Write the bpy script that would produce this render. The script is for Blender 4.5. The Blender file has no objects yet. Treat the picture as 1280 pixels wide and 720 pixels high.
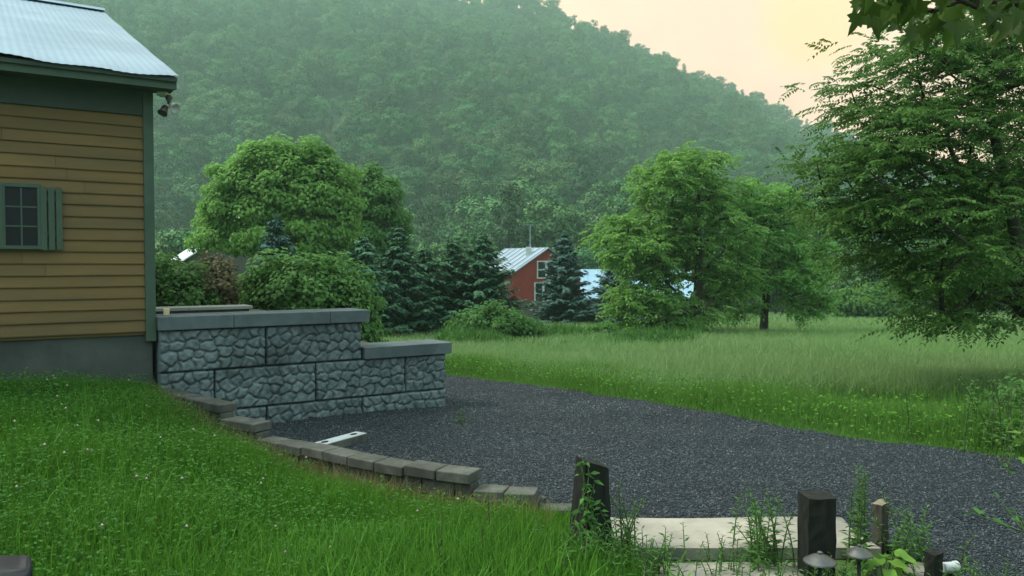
import bpy, math, random
import numpy as np

random.seed(7)
R = np.random.default_rng(11)
SC = bpy.context.scene
COL = SC.collection

# ------------------------------------------------------------------ camera numbers
EYE = 1.85
FPX = 1000.0
PITCH = math.atan(0.03)
SP, CP = math.sin(PITCH), math.cos(PITCH)

def at(px, py, d):
    """world point on the photo ray (1280 wide pixels) at depth d metres"""
    u, v = (px - 640) / FPX, (360 - py) / FPX
    dx, dy, dz = u, CP + v * SP, -SP + v * CP
    k = d / dy
    return np.array([dx * k, d, EYE + dz * k])

# ------------------------------------------------------------------ terrain
W0 = np.array([-3.80, 8.50])
E = np.array([0.834, 0.552])
N = np.array([-0.552, 0.834])

def wp(s, t, z):
    p = W0 + E * s + N * t
    return (p[0], p[1], z)

def sx(px):
    """wall coordinate s of the photo column px on the wall plane"""
    u = (px - 640) / FPX
    # W0x + Ex s = u (W0y + Ey s)
    return (u * W0[1] - W0[0]) / (E[0] - u * E[1])

EDGE_X = np.array([-3.72, -2.71, -2.30, -1.87, -1.26, -.80, -.50, -.28, -.05, .20])
EDGE_Y = np.array([8.45, 7.60, 7.36, 7.10, 6.65, 6.38, 6.24, 6.15, 6.08, 6.03])

def y_edge(x):
    yw = W0[1] + (x - W0[0]) * E[1] / E[0]
    y = np.interp(x, EDGE_X, EDGE_Y)
    return np.where(x < -3.72, yw + 0.0, y)

BX = np.array([-12, -8, -5, -3.7, -3.2, -2.7, -2.3, -1.87, -1.26, -.5, .2, .8])
BZ = np.array([.78, .74, .68, .50, .38, .27, .18, .07, .04, .0, -.03, -.04])

def sstep(a, b, x):
    t = np.clip((x - a) / (b - a), 0, 1)
    return t * t * (3 - 2 * t)

def ground(x, y):
    x = np.asarray(x, float); y = np.asarray(y, float)
    yy = np.maximum(0, y - 9.5)
    base = -0.048 * np.where(yy < 1, yy * yy / 2, yy - .5)
    base = base + 0.012 * np.sin(x * .35 + 1.2) * sstep(12, 20, y) * np.sin(y * .23) * 3
    ye = y_edge(x)
    diff = np.maximum(0, ye - y)
    m = np.interp(x - .15 * diff, BX, BZ)
    m = m + 0.025 * np.sin(x * 2.1 + y * 1.3) * sstep(0.0, .5, diff) + .018 * np.sin(x * 4.3 - y * 3.1) * sstep(0, .5, diff)
    inm = np.where(x < -3.72, 1 - sstep(.4, 1.2, y - ye), 1 - sstep(-.10, .10, y - ye))
    side = 1 - sstep(.2, .7, x)
    base = base - .06 * sstep(.45, .8, x) * (1 - sstep(5.55, 5.85, y))
    return base * 1.0 + m * inm * np.maximum(side, 0)

FAR_X = np.array([-30, -12, -8, -4, -1.2, .7, 1.74, 3.17, 4.7, 6.5, 9, 14])
FAR_Y = np.array([30, 21, 19, 17, 14.9, 12.5, 10.95, 8.85, 7.5, 6.4, 5.4, 4.2])
NEAR_X = np.array([-30, -3.95, -3.88, -3.72, -2.71, -2.30, -1.87, -1.26, -.80, -.50, -.28, -.05, .20, .5, 2.3, 2.6, 3.2, 5, 9, 14])
NEAR_Y = np.array([26, 14, 8.6, 8.45, 7.60, 7.36, 7.10, 6.65, 6.38, 6.24, 6.15, 6.08, 6.0, 5.7, 5.6, 4.9, 4.2, 3.3, 2.2, 1])

def wob(x):
    return .07 * np.sin(x * 3.1) + .05 * np.sin(x * 7.7 + 1) + .03 * np.sin(x * 17 + 2)

def far_edge(x): return np.interp(x, FAR_X, FAR_Y) + wob(x)
def near_edge(x): return np.interp(x, NEAR_X, NEAR_Y)
def in_drive(x, y): return (y > near_edge(x)) & (y < far_edge(x))

# ------------------------------------------------------------------ node materials
def new_mat(name):
    m = bpy.data.materials.new(name); m.use_nodes = True
    nt = m.node_tree; nt.nodes.clear()
    out = nt.nodes.new('ShaderNodeOutputMaterial')
    return m, nt, out

def noise(nt, vec, scale, detail=4, rough=.6):
    n = nt.nodes.new('ShaderNodeTexNoise'); n.inputs['Scale'].default_value = scale
    n.inputs['Detail'].default_value = detail; n.inputs['Roughness'].default_value = rough
    nt.links.new(vec, n.inputs['Vector']); return n

def ramp(nt, fac, stops):
    r = nt.nodes.new('ShaderNodeValToRGB')
    els = r.color_ramp.elements
    while len(els) > len(stops): els.remove(els[-1])
    while len(els) < len(stops): els.new(.5)
    for e, (p, c) in zip(els, stops):
        e.position = p; e.color = (c[0], c[1], c[2], 1)
    nt.links.new(fac, r.inputs['Fac']); return r

def surf(name, c1, c2, scale=3, rough=.8, spec=.3, metal=0., bump=0., bscale=40, lo=.35, hi=.65, stain=None, sscale=.7, stretch=None, ovar=0, ivar=0):
    m, nt, out = new_mat(name)
    tc = nt.nodes.new('ShaderNodeTexCoord'); vec = tc.outputs['Object']
    if stretch:
        mp = nt.nodes.new('ShaderNodeMapping'); mp.inputs['Scale'].default_value = stretch
        nt.links.new(vec, mp.inputs['Vector']); vec = mp.outputs['Vector']
    n = noise(nt, vec, scale, 6)
    r = ramp(nt, n.outputs['Fac'], [(lo, c1), (hi, c2)])
    colour = r.outputs['Color']
    if stain:
        n2 = noise(nt, vec, sscale, 5, .65)
        r2 = ramp(nt, n2.outputs['Fac'], [(.45, (0, 0, 0)), (.68, (1, 1, 1))])
        mx = nt.nodes.new('ShaderNodeMixRGB'); nt.links.new(r2.outputs['Color'], mx.inputs['Fac'])
        nt.links.new(colour, mx.inputs['Color1']); mx.inputs['Color2'].default_value = (*stain, 1)
        colour = mx.outputs['Color']
    for var, src in ((ovar, 'ShaderNodeObjectInfo'), (ivar, 'ShaderNodeNewGeometry')):
        if var:
            q = nt.nodes.new(src); mrg = nt.nodes.new('ShaderNodeMapRange')
            nt.links.new(q.outputs['Random' if src == 'ShaderNodeObjectInfo' else 'Random Per Island'], mrg.inputs['Value'])
            mrg.inputs['To Min'].default_value = 1 - var; mrg.inputs['To Max'].default_value = 1 + var
            hv = nt.nodes.new('ShaderNodeHueSaturation'); nt.links.new(mrg.outputs[0], hv.inputs['Value']); nt.links.new(colour, hv.inputs['Color'])
            colour = hv.outputs[0]
    b = nt.nodes.new('ShaderNodeBsdfPrincipled')
    nt.links.new(colour, b.inputs['Base Color'])
    b.inputs['Roughness'].default_value = rough; b.inputs['Metallic'].default_value = metal
    b.inputs['Specular IOR Level'].default_value = spec
    if bump:
        nb = noise(nt, vec, bscale, 5, .7)
        bp = nt.nodes.new('ShaderNodeBump'); bp.inputs['Strength'].default_value = 1
        bp.inputs['Distance'].default_value = bump
        nt.links.new(nb.outputs['Fac'], bp.inputs['Height']); nt.links.new(bp.outputs['Normal'], b.inputs['Normal'])
    nt.links.new(b.outputs[0], out.inputs[0])
    return m

def leafy(name, dark, light, trans=.3, hue=.03, val=.25, rough=.5, patch=None, pscale=1.5, third=None):
    """foliage: each leaf has its own tint, each plant its own cast"""
    m, nt, out = new_mat(name)
    g = nt.nodes.new('ShaderNodeNewGeometry')
    stops = [(0., dark), (.75, light)] if third is None else [(0., dark), (.7, light), (.93, light), (1., third)]
    r = ramp(nt, g.outputs['Random Per Island'], stops)
    colour = r.outputs['Color']
    if patch:
        tc = nt.nodes.new('ShaderNodeTexCoord')
        n = noise(nt, tc.outputs['Object'], pscale, 3)
        r2 = ramp(nt, n.outputs['Fac'], [(.42, (0, 0, 0)), (.62, (1, 1, 1))])
        mx = nt.nodes.new('ShaderNodeMixRGB'); nt.links.new(r2.outputs['Color'], mx.inputs['Fac'])
        nt.links.new(colour, mx.inputs['Color1']); mx.inputs['Color2'].default_value = (*patch, 1)
        colour = mx.outputs['Color']
    oi = nt.nodes.new('ShaderNodeObjectInfo')
    hs = nt.nodes.new('ShaderNodeHueSaturation')
    mh = nt.nodes.new('ShaderNodeMapRange'); mh.inputs['To Min'].default_value = .5 - hue; mh.inputs['To Max'].default_value = .5 + hue
    mv = nt.nodes.new('ShaderNodeMapRange'); mv.inputs['To Min'].default_value = 1 - val; mv.inputs['To Max'].default_value = 1 + val
    mt = nt.nodes.new('ShaderNodeMath'); mt.operation = 'MULTIPLY'; mt.inputs[1].default_value = 7.31
    fr = nt.nodes.new('ShaderNodeMath'); fr.operation = 'FRACT'
    nt.links.new(oi.outputs['Random'], mh.inputs['Value'])
    nt.links.new(oi.outputs['Random'], mt.inputs[0]); nt.links.new(mt.outputs[0], fr.inputs[0]); nt.links.new(fr.outputs[0], mv.inputs['Value'])
    nt.links.new(mh.outputs[0], hs.inputs['Hue']); nt.links.new(mv.outputs[0], hs.inputs['Value']); nt.links.new(colour, hs.inputs['Color'])
    b = nt.nodes.new('ShaderNodeBsdfPrincipled'); b.inputs['Roughness'].default_value = rough
    b.inputs['Specular IOR Level'].default_value = .12
    nt.links.new(hs.outputs[0], b.inputs['Base Color'])
    t = nt.nodes.new('ShaderNodeBsdfTranslucent'); nt.links.new(hs.outputs[0], t.inputs['Color'])
    mix = nt.nodes.new('ShaderNodeMixShader'); mix.inputs[0].default_value = trans
    nt.links.new(b.outputs[0], mix.inputs[1]); nt.links.new(t.outputs[0], mix.inputs[2])
    nt.links.new(mix.outputs[0], out.inputs[0])
    return m

M = {}
M['siding'] = surf('siding_paint', (.160, .101, .038), (.192, .122, .046), ivar=.07, scale=2.2, rough=.7, bump=.0008, bscale=60, stretch=(.4, .4, 3), stain=(.130, .091, .041), sscale=1.4)
M['green'] = surf('green_paint', (.038, .058, .050), (.048, .072, .060), scale=4, rough=.6, bump=.0006)
M['green_light'] = surf('shutter_paint', (.052, .086, .064), (.066, .104, .076), scale=5, rough=.6, bump=.0006)
M['foundation'] = surf('foundation_concrete', (.060, .070, .064), (.085, .096, .086), scale=3, rough=.9, bump=.003, bscale=25, stain=(.040, .047, .044), sscale=1.1)
M['glass'] = surf('window_glass', (.012, .016, .018), (.016, .020, .022), rough=.12, spec=.25)
M['roof_metal'] = surf('galvanised_roof', (.200, .285, .38), (.265, .36, .46), scale=1.3, rough=.42, metal=.35, stain=(.19, .265, .35), sscale=.9)
M['block'] = surf('cast_block', (.108, .144, .152), (.178, .220, .226), ovar=.10, scale=11, rough=.85, bump=.007, bscale=48, stain=(.066, .088, .084), sscale=1.6)
M['cap'] = surf('cap_concrete', (.085, .110, .118), (.12, .148, .155), scale=4, rough=.85, bump=.002, bscale=60, stain=(.065, .085, .09), sscale=1.6)
M['cap_pale'] = surf('pale_cap', (.24, .25, .225), (.31, .32, .285), scale=4, rough=.85, bump=.002)
M['edging'] = surf('edging_block', (.066, .068, .060), (.118, .120, .106), ovar=.14, scale=8, rough=.9, bump=.004, bscale=50, stain=(.045, .047, .04), sscale=3)
M['slab'] = surf('walk_concrete', (.28, .26, .22), (.40, .365, .31), scale=3, rough=.42, spec=.5, bump=.003, bscale=14, stain=(.11, .115, .11), sscale=1.1)
M['post'] = surf('tarred_timber', (.005, .006, .005), (.017, .018, .015), scale=9, rough=.85, bump=.006, bscale=14, stretch=(3, 3, .5))
M['post_grey'] = surf('weathered_timber', (.036, .033, .026), (.075, .07, .055), scale=6, rough=.85, bump=.004, bscale=14, stretch=(3, 3, .5))
M['endgrain'] = surf('end_grain', (.16, .13, .09), (.26, .22, .16), scale=10, rough=.85, bump=.003)
M['black_metal'] = surf('dark_metal', (.07, .072, .07), (.13, .13, .125), scale=12, rough=.38, metal=.5)
M['plastic'] = surf('glossy_plastic', (.012, .015, .018), (.022, .026, .03), scale=8, rough=.45, spec=.08)
M['white'] = surf('white_plastic', (.44, .47, .48), (.52, .54, .54), scale=6, rough=.5)
M['white_paint'] = surf('white_paint', (.42, .45, .46), (.58, .60, .60), scale=6, rough=.6)
M['rock'] = surf('field_rock', (.15, .14, .125), (.24, .225, .20), scale=9, rough=.9, bump=.006, bscale=20)
M['wood_pale'] = surf('raw_wood', (.66, .50, .30), (.74, .58, .36), scale=8, rough=.8)
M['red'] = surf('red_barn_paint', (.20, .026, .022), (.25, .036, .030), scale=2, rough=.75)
M['red_shaded'] = surf('red_barn_paint_shaded', (.080, .022, .020), (.11, .03, .026), scale=2, rough=.8)  # same red, with the eave side's shade put into the colour
M['roof_grey'] = surf('grey_roof_metal', (.25, .32, .40), (.34, .41, .49), scale=1, rough=.5, metal=.2, stain=(.24, .29, .35), sscale=.6)
M['roof_blue'] = surf('blue_roof_metal', (.24, .39, .52), (.30, .45, .58), scale=.6, rough=.5, metal=.1)
M['barn_wall'] = surf('barn_grey_wall', (.22, .24, .24), (.30, .32, .31), scale=1.5, rough=.8)
M['fence'] = surf('fence_wood', (.075, .078, .068), (.12, .12, .105), scale=3, rough=.9, stretch=(3, 3, .4))
M['bark'] = surf('bark', (.026, .023, .018), (.055, .046, .036), scale=9, rough=.95, bump=.012, bscale=18, stretch=(2, 2, .5))
M['bark_pale'] = surf('bark_pale', (.075, .066, .054), (.12, .105, .085), scale=7, rough=.95, bump=.01, bscale=18)
M['terrace'] = surf('terrace_soil', (.06, .06, .05), (.11, .10, .085), scale=6, rough=.95, bump=.02, bscale=20)
M['hill'] = surf('hill_floor', (.018, .034, .014), (.03, .05, .02), scale=.05, rough=1)

# meadow and lawn leaves
M['blade'] = leafy('lawn_blades', (.032, .118, .009), (.098, .265, .024), trans=.35, hue=0, val=0, patch=(.085, .215, .022), pscale=.9)
M['blade_tall'] = leafy('tall_blades', (.046, .14, .016), (.12, .30, .038), trans=.35, hue=0, val=0)
M['verge'] = leafy('verge_blades', (.066, .165, .026), (.135, .285, .050), trans=.4, hue=0, val=0, patch=(.12, .26, .05), pscale=.8)
M['blade_dry'] = leafy('dry_blades', (.15, .14, .05), (.24, .21, .09), trans=.3, hue=0, val=0)
M['meadow'] = leafy('meadow_blades', (.15, .26, .095), (.245, .36, .15), trans=.35, hue=0, val=0, patch=(.19, .33, .11), pscale=.12, third=(.26, .36, .15))
M['clover'] = leafy('clover_leaves', (.024, .095, .014), (.070, .200, .034), trans=.3, rough=.5, hue=0, val=0)
M['clover_flower'] = surf('clover_flower', (.26, .21, .19), (.38, .33, .30), scale=30)
M['weed'] = leafy('weed_leaves', (.044, .125, .028), (.090, .215, .050), trans=.3, hue=.01, val=.1)
M['weed_bright'] = leafy('bright_leaves', (.085, .20, .030), (.15, .30, .05), trans=.4, hue=.01, val=.1)
M['stem'] = surf('green_stem', (.055, .10, .03), (.08, .13, .04), scale=8)
M['stem_dark'] = surf('dry_stem', (.055, .042, .025), (.08, .06, .035), scale=8)
M['forest'] = leafy('forest_leaves', (.034, .094, .030), (.078, .178, .056), trans=.08, hue=.03, val=.48)
M['forest_pine'] = leafy('pine_needles', (.022, .055, .026), (.045, .090, .045), trans=.1, hue=.02, val=.2)
M['maple'] = leafy('maple_leaves', (.13, .285, .065), (.24, .44, .105), trans=.55, hue=.004, val=.05)
M['maple2'] = leafy('second_tree_leaves', (.07, .18, .045), (.14, .29, .07), trans=.5, hue=.004, val=.05)
M['shrub'] = leafy('shrub_leaves', (.065, .170, .048), (.145, .290, .078), trans=.5, hue=.006, val=.08)
M['shrub_red'] = leafy('bronze_leaves', (.085, .090, .038), (.150, .125, .060), trans=.25, hue=.004, val=.05)
M['spruce'] = leafy('spruce_needles', (.034, .090, .048), (.066, .155, .082), trans=.15, hue=.01, val=.12)
M['spruce_blue'] = leafy('blue_spruce_needles', (.042, .098, .086), (.080, .155, .135), trans=.15, hue=.006, val=.05)
M['walnut'] = leafy('walnut_leaves', (.112, .255, .062), (.22, .42, .10), trans=.55, hue=.006, val=.05)
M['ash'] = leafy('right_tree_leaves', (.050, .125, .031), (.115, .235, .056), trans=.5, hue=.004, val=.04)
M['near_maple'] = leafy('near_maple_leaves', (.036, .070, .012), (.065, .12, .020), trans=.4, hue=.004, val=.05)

def ground_mat():
    m, nt, out = new_mat('meadow_ground')
    tc = nt.nodes.new('ShaderNodeTexCoord')
    n = noise(nt, tc.outputs['Object'], 1.7, 8, .65)
    r = ramp(nt, n.outputs['Fac'], [(.3, (.024, .052, .012)), (.5, (.045, .095, .020)), (.7, (.075, .13, .034))])
    n2 = noise(nt, tc.outputs['Object'], .11, 4)
    r2 = ramp(nt, n2.outputs['Fac'], [(.4, (0, 0, 0)), (.65, (.5, .5, .5))])
    mx = nt.nodes.new('ShaderNodeMixRGB'); nt.links.new(r2.outputs[0], mx.inputs[0]); nt.links.new(r.outputs[0], mx.inputs[1])
    mx.inputs[2].default_value = (.16, .23, .09, 1)
    b = nt.nodes.new('ShaderNodeBsdfPrincipled'); b.inputs['Roughness'].default_value = .95
    b.inputs['Specular IOR Level'].default_value = .1
    nt.links.new(mx.outputs[0], b.inputs['Base Color']); nt.links.new(b.outputs[0], out.inputs[0])
    return m
M['ground'] = ground_mat()

def gravel_mat(name, stones=True):
    m, nt, out = new_mat(name)
    tc = nt.nodes.new('ShaderNodeTexCoord')
    b = nt.nodes.new('ShaderNodeBsdfPrincipled'); b.inputs['Roughness'].default_value = .75
    b.inputs['Specular IOR Level'].default_value = .35
    if stones:
        v = nt.nodes.new('ShaderNodeTexVoronoi'); v.inputs['Scale'].default_value = 62
        nt.links.new(tc.outputs['Object'], v.inputs['Vector'])
        sep = nt.nodes.new('ShaderNodeSeparateColor'); nt.links.new(v.outputs['Color'], sep.inputs[0])
        r = ramp(nt, sep.outputs[0], [(0, (.012, .018, .024)), (.6, (.030, .041, .050)), (.92, (.062, .076, .085)), (1, (.16, .17, .17))])
        n = noise(nt, tc.outputs['Object'], .8, 5)
        r2 = ramp(nt, n.outputs['Fac'], [(.35, (.72, .74, .78)), (.7, (1.0, 1.02, 1.04))])
        mx = nt.nodes.new('ShaderNodeMixRGB'); mx.blend_type = 'MULTIPLY'; mx.inputs[0].default_value = 1
        nt.links.new(r.outputs[0], mx.inputs[1]); nt.links.new(r2.outputs[0], mx.inputs[2])
        nt.links.new(mx.outputs[0], b.inputs['Base Color'])
        bp = nt.nodes.new('ShaderNodeBump'); bp.inputs['Distance'].default_value = .013; bp.invert = True
        nt.links.new(v.outputs['Distance'], bp.inputs['Height']); nt.links.new(bp.outputs[0], b.inputs['Normal'])
    else:
        g = nt.nodes.new('ShaderNodeNewGeometry')
        r = ramp(nt, g.outputs['Random Per Island'], [(0, (.012, .018, .025)), (.55, (.024, .033, .042)), (.88, (.048, .061, .071)), (1, (.17, .18, .18))])
        mpg = nt.nodes.new('ShaderNodeMapping'); mpg.inputs['Scale'].default_value = (.35, 1, 1); mpg.inputs['Rotation'].default_value = (0, 0, .5)
        nt.links.new(tc.outputs['Object'], mpg.inputs[0])
        ng_ = noise(nt, mpg.outputs[0], .9, 5)
        rg = ramp(nt, ng_.outputs['Fac'], [(.32, (.72, .74, .78)), (.68, (1.22, 1.22, 1.20))])
        mg = nt.nodes.new('ShaderNodeMixRGB'); mg.blend_type = 'MULTIPLY'; mg.inputs[0].default_value = 1
        nt.links.new(r.outputs[0], mg.inputs[1]); nt.links.new(rg.outputs[0], mg.inputs[2])
        nt.links.new(mg.outputs[0], b.inputs['Base Color'])
    nt.links.new(b.outputs[0], out.inputs[0])
    return m
M['gravel'] = gravel_mat('driveway_gravel')
M['stones'] = gravel_mat('loose_stones', False)

# ------------------------------------------------------------------ object helpers
def tag(o, label=None, cat=None, group=None, kind=None):
    if label: o['label'] = label
    if cat: o['category'] = cat
    if group: o['group'] = group
    if kind: o['kind'] = kind
    return o

def empty(name, loc, label, cat, group=None, rz=0):
    o = bpy.data.objects.new(name, None); COL.objects.link(o)
    o.location = tuple(float(v) for v in loc); o.rotation_euler.z = rz
    o.empty_display_size = .2
    return tag(o, label, cat, group)

def mesh_np(name, verts, faces, smooth=False):
    """verts (n,3), faces (m,k) arrays -> mesh"""
    verts = np.asarray(verts, np.float32); faces = np.asarray(faces, np.int32)
    me = bpy.data.meshes.new(name)
    k = faces.shape[1]
    me.vertices.add(len(verts)); me.vertices.foreach_set('co', verts.ravel())
    me.loops.add(faces.size); me.loops.foreach_set('vertex_index', faces.ravel())
    me.polygons.add(len(faces))
    me.polygons.foreach_set('loop_start', np.arange(0, faces.size, k, dtype=np.int32))
    if smooth: me.polygons.foreach_set('use_smooth', np.ones(len(faces), bool))
    me.update(calc_edges=True)
    return me

def obj(name, me, mat, parent=None, world=True):
    """link mesh as an object; vertices are given in world space unless world=False"""
    o = bpy.data.objects.new(name, me); COL.objects.link(o)
    if mat is not None and len(me.materials) == 0: me.materials.append(mat)
    if parent is not None:
        o.parent = parent
        if world:
            bpy.context.view_layer.update()
            o.matrix_parent_inverse = parent.matrix_world.inverted()
    return o

def mesh_py(name, verts, faces, smooth=False):
    me = bpy.data.meshes.new(name)
    me.from_pydata([tuple(map(float, v)) for v in verts], [], [tuple(map(int, f)) for f in faces]); me.update()
    if smooth:
        for p in me.polygons: p.use_smooth = True
    return me

class MB:
    def __init__(s): s.v = []; s.f = []
    def add(s, vs, fs):
        b = len(s.v); s.v += [tuple(map(float, v)) for v in vs]; s.f += [tuple(int(i) + b for i in f) for f in fs]; return s
    def hexa(s, p):
        """eight corners: bottom ring 0-3, top ring 4-7"""
        return s.add(p, [(3, 2, 1, 0), (4, 5, 6, 7), (0, 1, 5, 4), (1, 2, 6, 5), (2, 3, 7, 6), (3, 0, 4, 7)])
    def wbox(s, s0, s1, t0, t1, z0, z1):
        return s.hexa([wp(s0, t0, z0), wp(s1, t0, z0), wp(s1, t1, z0), wp(s0, t1, z0),
                       wp(s0, t0, z1), wp(s1, t0, z1), wp(s1, t1, z1), wp(s0, t1, z1)])
    def box(s, x0, x1, y0, y1, z0, z1, f=None):
        f = f or (lambda x, y, z: (x, y, z))
        return s.hexa([f(x0, y0, z0), f(x1, y0, z0), f(x1, y1, z0), f(x0, y1, z0),
                       f(x0, y0, z1), f(x1, y0, z1), f(x1, y1, z1), f(x0, y1, z1)])
    def lathe(s, c, prof, n=20, axis='z', ax=None):
        vs = []; fs = []
        for r, h in prof:
            for i in range(n):
                a = 2 * math.pi * i / n
                p = np.array([r * math.cos(a), r * math.sin(a), h])
                if ax is not None:
                    p = ax[0] * p[0] + ax[1] * p[1] + ax[2] * p[2]
                vs.append(np.asarray(c) + p)
        for j in range(len(prof) - 1):
            for i in range(n):
                fs.append((j * n + i, j * n + (i + 1) % n, (j + 1) * n + (i + 1) % n, (j + 1) * n + i))
        fs.append(tuple(range(n - 1, -1, -1))); fs.append(tuple((len(prof) - 1) * n + i for i in range(n)))
        return s.add(vs, fs)
    def build(s, name, mat, parent=None, bevel=0, smooth=False, segs=2):
        o = obj(name, mesh_py(name, s.v, s.f, smooth), mat, parent)
        if bevel:
            md = o.modifiers.new('bevel', 'BEVEL'); md.width = bevel; md.segments = segs; md.limit_method = 'ANGLE'
        return o

def unit(v):
    v = np.asarray(v, float); return v / (np.linalg.norm(v, axis=-1, keepdims=True) + 1e-9)

def tube_np(a, b, ra, rb, n=6):
    """tapered tubes for arrays of edges -> verts, quads"""
    a = np.asarray(a, float); b = np.asarray(b, float); k = len(a)
    d = unit(b - a)
    ref = np.where(np.abs(d[:, 2:3]) > .9, np.array([[1., 0, 0]]), np.array([[0, 0, 1.]]))
    u = unit(np.cross(d, ref)); w = np.cross(d, u)
    ang = np.arange(n) * 2 * math.pi / n
    ring = u[:, None, :] * np.cos(ang)[None, :, None] + w[:, None, :] * np.sin(ang)[None, :, None]
    va = a[:, None, :] + ring * np.asarray(ra)[:, None, None]
    vb = b[:, None, :] + ring * np.asarray(rb)[:, None, None]
    V = np.concatenate([va, vb], 1).reshape(-1, 3)
    i = np.arange(n); j = (i + 1) % n
    q = np.stack([i, j, n + j, n + i], 1)
    F = (q[None] + (np.arange(k) * 2 * n)[:, None, None]).reshape(-1, 4)
    return V, F

def merge(parts):
    V = []; F = []; b = 0
    for v, f in parts:
        V.append(v); F.append(f + b); b += len(v)
    return np.concatenate(V), np.concatenate(F)

def leaf_quads(p, axis, nrm, L, Wd, fold=.25):
    """diamond leaves: p base, axis direction, nrm facing"""
    axis = unit(axis); side = unit(np.cross(axis, nrm)); up = np.cross(side, axis)
    L = np.broadcast_to(np.asarray(L, float), (len(p),))[:, None]; Wd = np.broadcast_to(np.asarray(Wd, float), (len(p),))[:, None]
    mid = p + axis * L * .45
    a = mid + side * Wd * .5 + up * Wd * fold
    c = mid - side * Wd * .5 + up * Wd * fold
    tip = p + axis * L - up * L * .06
    V = np.stack([p, a, tip, c], 1).reshape(-1, 3)
    F = np.arange(len(p) * 4).reshape(-1, 4)
    return V, F

def rnd_unit(n, rng=None):
    rng = rng or R
    return unit(rng.normal(size=(n, 3)))

# ------------------------------------------------------------------ tree growth
def in_ellipsoids(ells, n, rng, shell=.35):
    """n clump centres spread through a union of ellipsoids (cx,cy,cz,rx,ry,rz)"""
    ells = np.asarray(ells, float)
    w = (ells[:, 3] * ells[:, 4] * ells[:, 5]) ** (2 / 3); w /= w.sum()
    pts = np.zeros((0, 3)); cand = []
    k = n * 14
    idx = rng.choice(len(ells), k, p=w)
    u = rnd_unit(k, rng) * (rng.random((k, 1)) ** shell)
    c = ells[idx, :3] + u * ells[idx, 3:]
    # keep points spaced out (dart throwing)
    sep = (np.sum(ells[:, 3] * ells[:, 4] * ells[:, 5]) * 4.2 / n) ** (1 / 3) * .72
    out = []
    for q in c:
        if not out or np.min(np.sum((np.array(out) - q) ** 2, 1)) > sep * sep:
            out.append(q)
            if len(out) >= n: break
    return np.array(out)

def grow(trunk, clumps, rng, r_tip=.012, r_min=.01, power=.46, sides=6, bend=.12):
    """branch skeleton reaching every clump -> (V,F), plus clump directions"""
    nodes = [np.asarray(p, float) for p in trunk]; par = [-1] + list(range(len(trunk) - 1))
    isleaf = []
    tr = np.array(trunk)
    order = np.argsort([np.min(np.linalg.norm(tr - c, axis=1)) for c in clumps])
    dirs = np.zeros_like(clumps)
    n_first = max(2, len(trunk) // 3)
    for k in order:
        c = clumps[k]
        arr = np.array(nodes)
        dv = c - arr; dist = np.linalg.norm(dv, axis=1)
        cost = dist * (1 + .9 * np.clip(-dv[:, 2] / (dist + 1e-6) + .15, 0, 1))
        cost[:n_first] *= 2.5
        j = int(np.argmin(cost))
        a = nodes[j]; L = dist[j]
        m = max(1, int(L / .9) + 1); m = min(m, 4)
        prev = j
        jit = rng.normal(size=3) * bend * L
        for i in range(1, m + 1):
            t = i / (m + .0)
            p = a + (c - a) * t + (jit + np.array([0, 0, .10 * L])) * math.sin(math.pi * t) * .6
            nodes.append(p); par.append(prev); prev = len(nodes) - 1
        isleaf.append(prev)
        dirs[k] = unit(nodes[prev] - nodes[par[prev]])
    cnt = np.zeros(len(nodes))
    for l in isleaf: cnt[l] += 1
    cnt[len(trunk) - 1] += 1
    for i in range(len(nodes) - 1, 0, -1): cnt[par[i]] += cnt[i]
    rad = np.maximum(r_min, r_tip * cnt ** power)
    nodes = np.array(nodes); par = np.array(par)
    i = np.arange(1, len(nodes))
    ra = np.minimum(rad[par[i]], rad[i] * 1.5)
    for q in range(1, len(trunk)): ra[q - 1] = rad[par[q]]
    ra[0] *= 1.35
    V, F = tube_np(nodes[par[i]], nodes[i], ra, rad[i], sides)
    return V, F, dirs

def broad_leaves(clumps, centre, n_each, rc, L, Wd, rng, flat=.7, upb=.5):
    K = len(clumps); n = K * n_each
    c = np.repeat(clumps, n_each, 0)
    rr = np.repeat(rc * rng.uniform(.7, 1.25, K), n_each)[:, None]
    u = rnd_unit(n, rng) * (rng.random((n, 1)) ** .45); u[:, 2] *= flat
    p = c + u * rr
    cen = np.mean(clumps, 0) if centre is None else centre
    outw = unit((clumps - cen) / (np.std(clumps, 0) + .05))
    nrm = unit(unit(u) * .5 + np.repeat(outw, n_each, 0) * .7 + np.array([0, 0, upb]) + rnd_unit(n, rng) * .38)
    ax = unit(np.cross(nrm, rnd_unit(n, rng)) + np.array([0, 0, -.25]) + unit(u) * .4)
    s = rng.uniform(.65, 1.25, n)
    return leaf_quads(p, ax, nrm, L * s, Wd * s)

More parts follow.
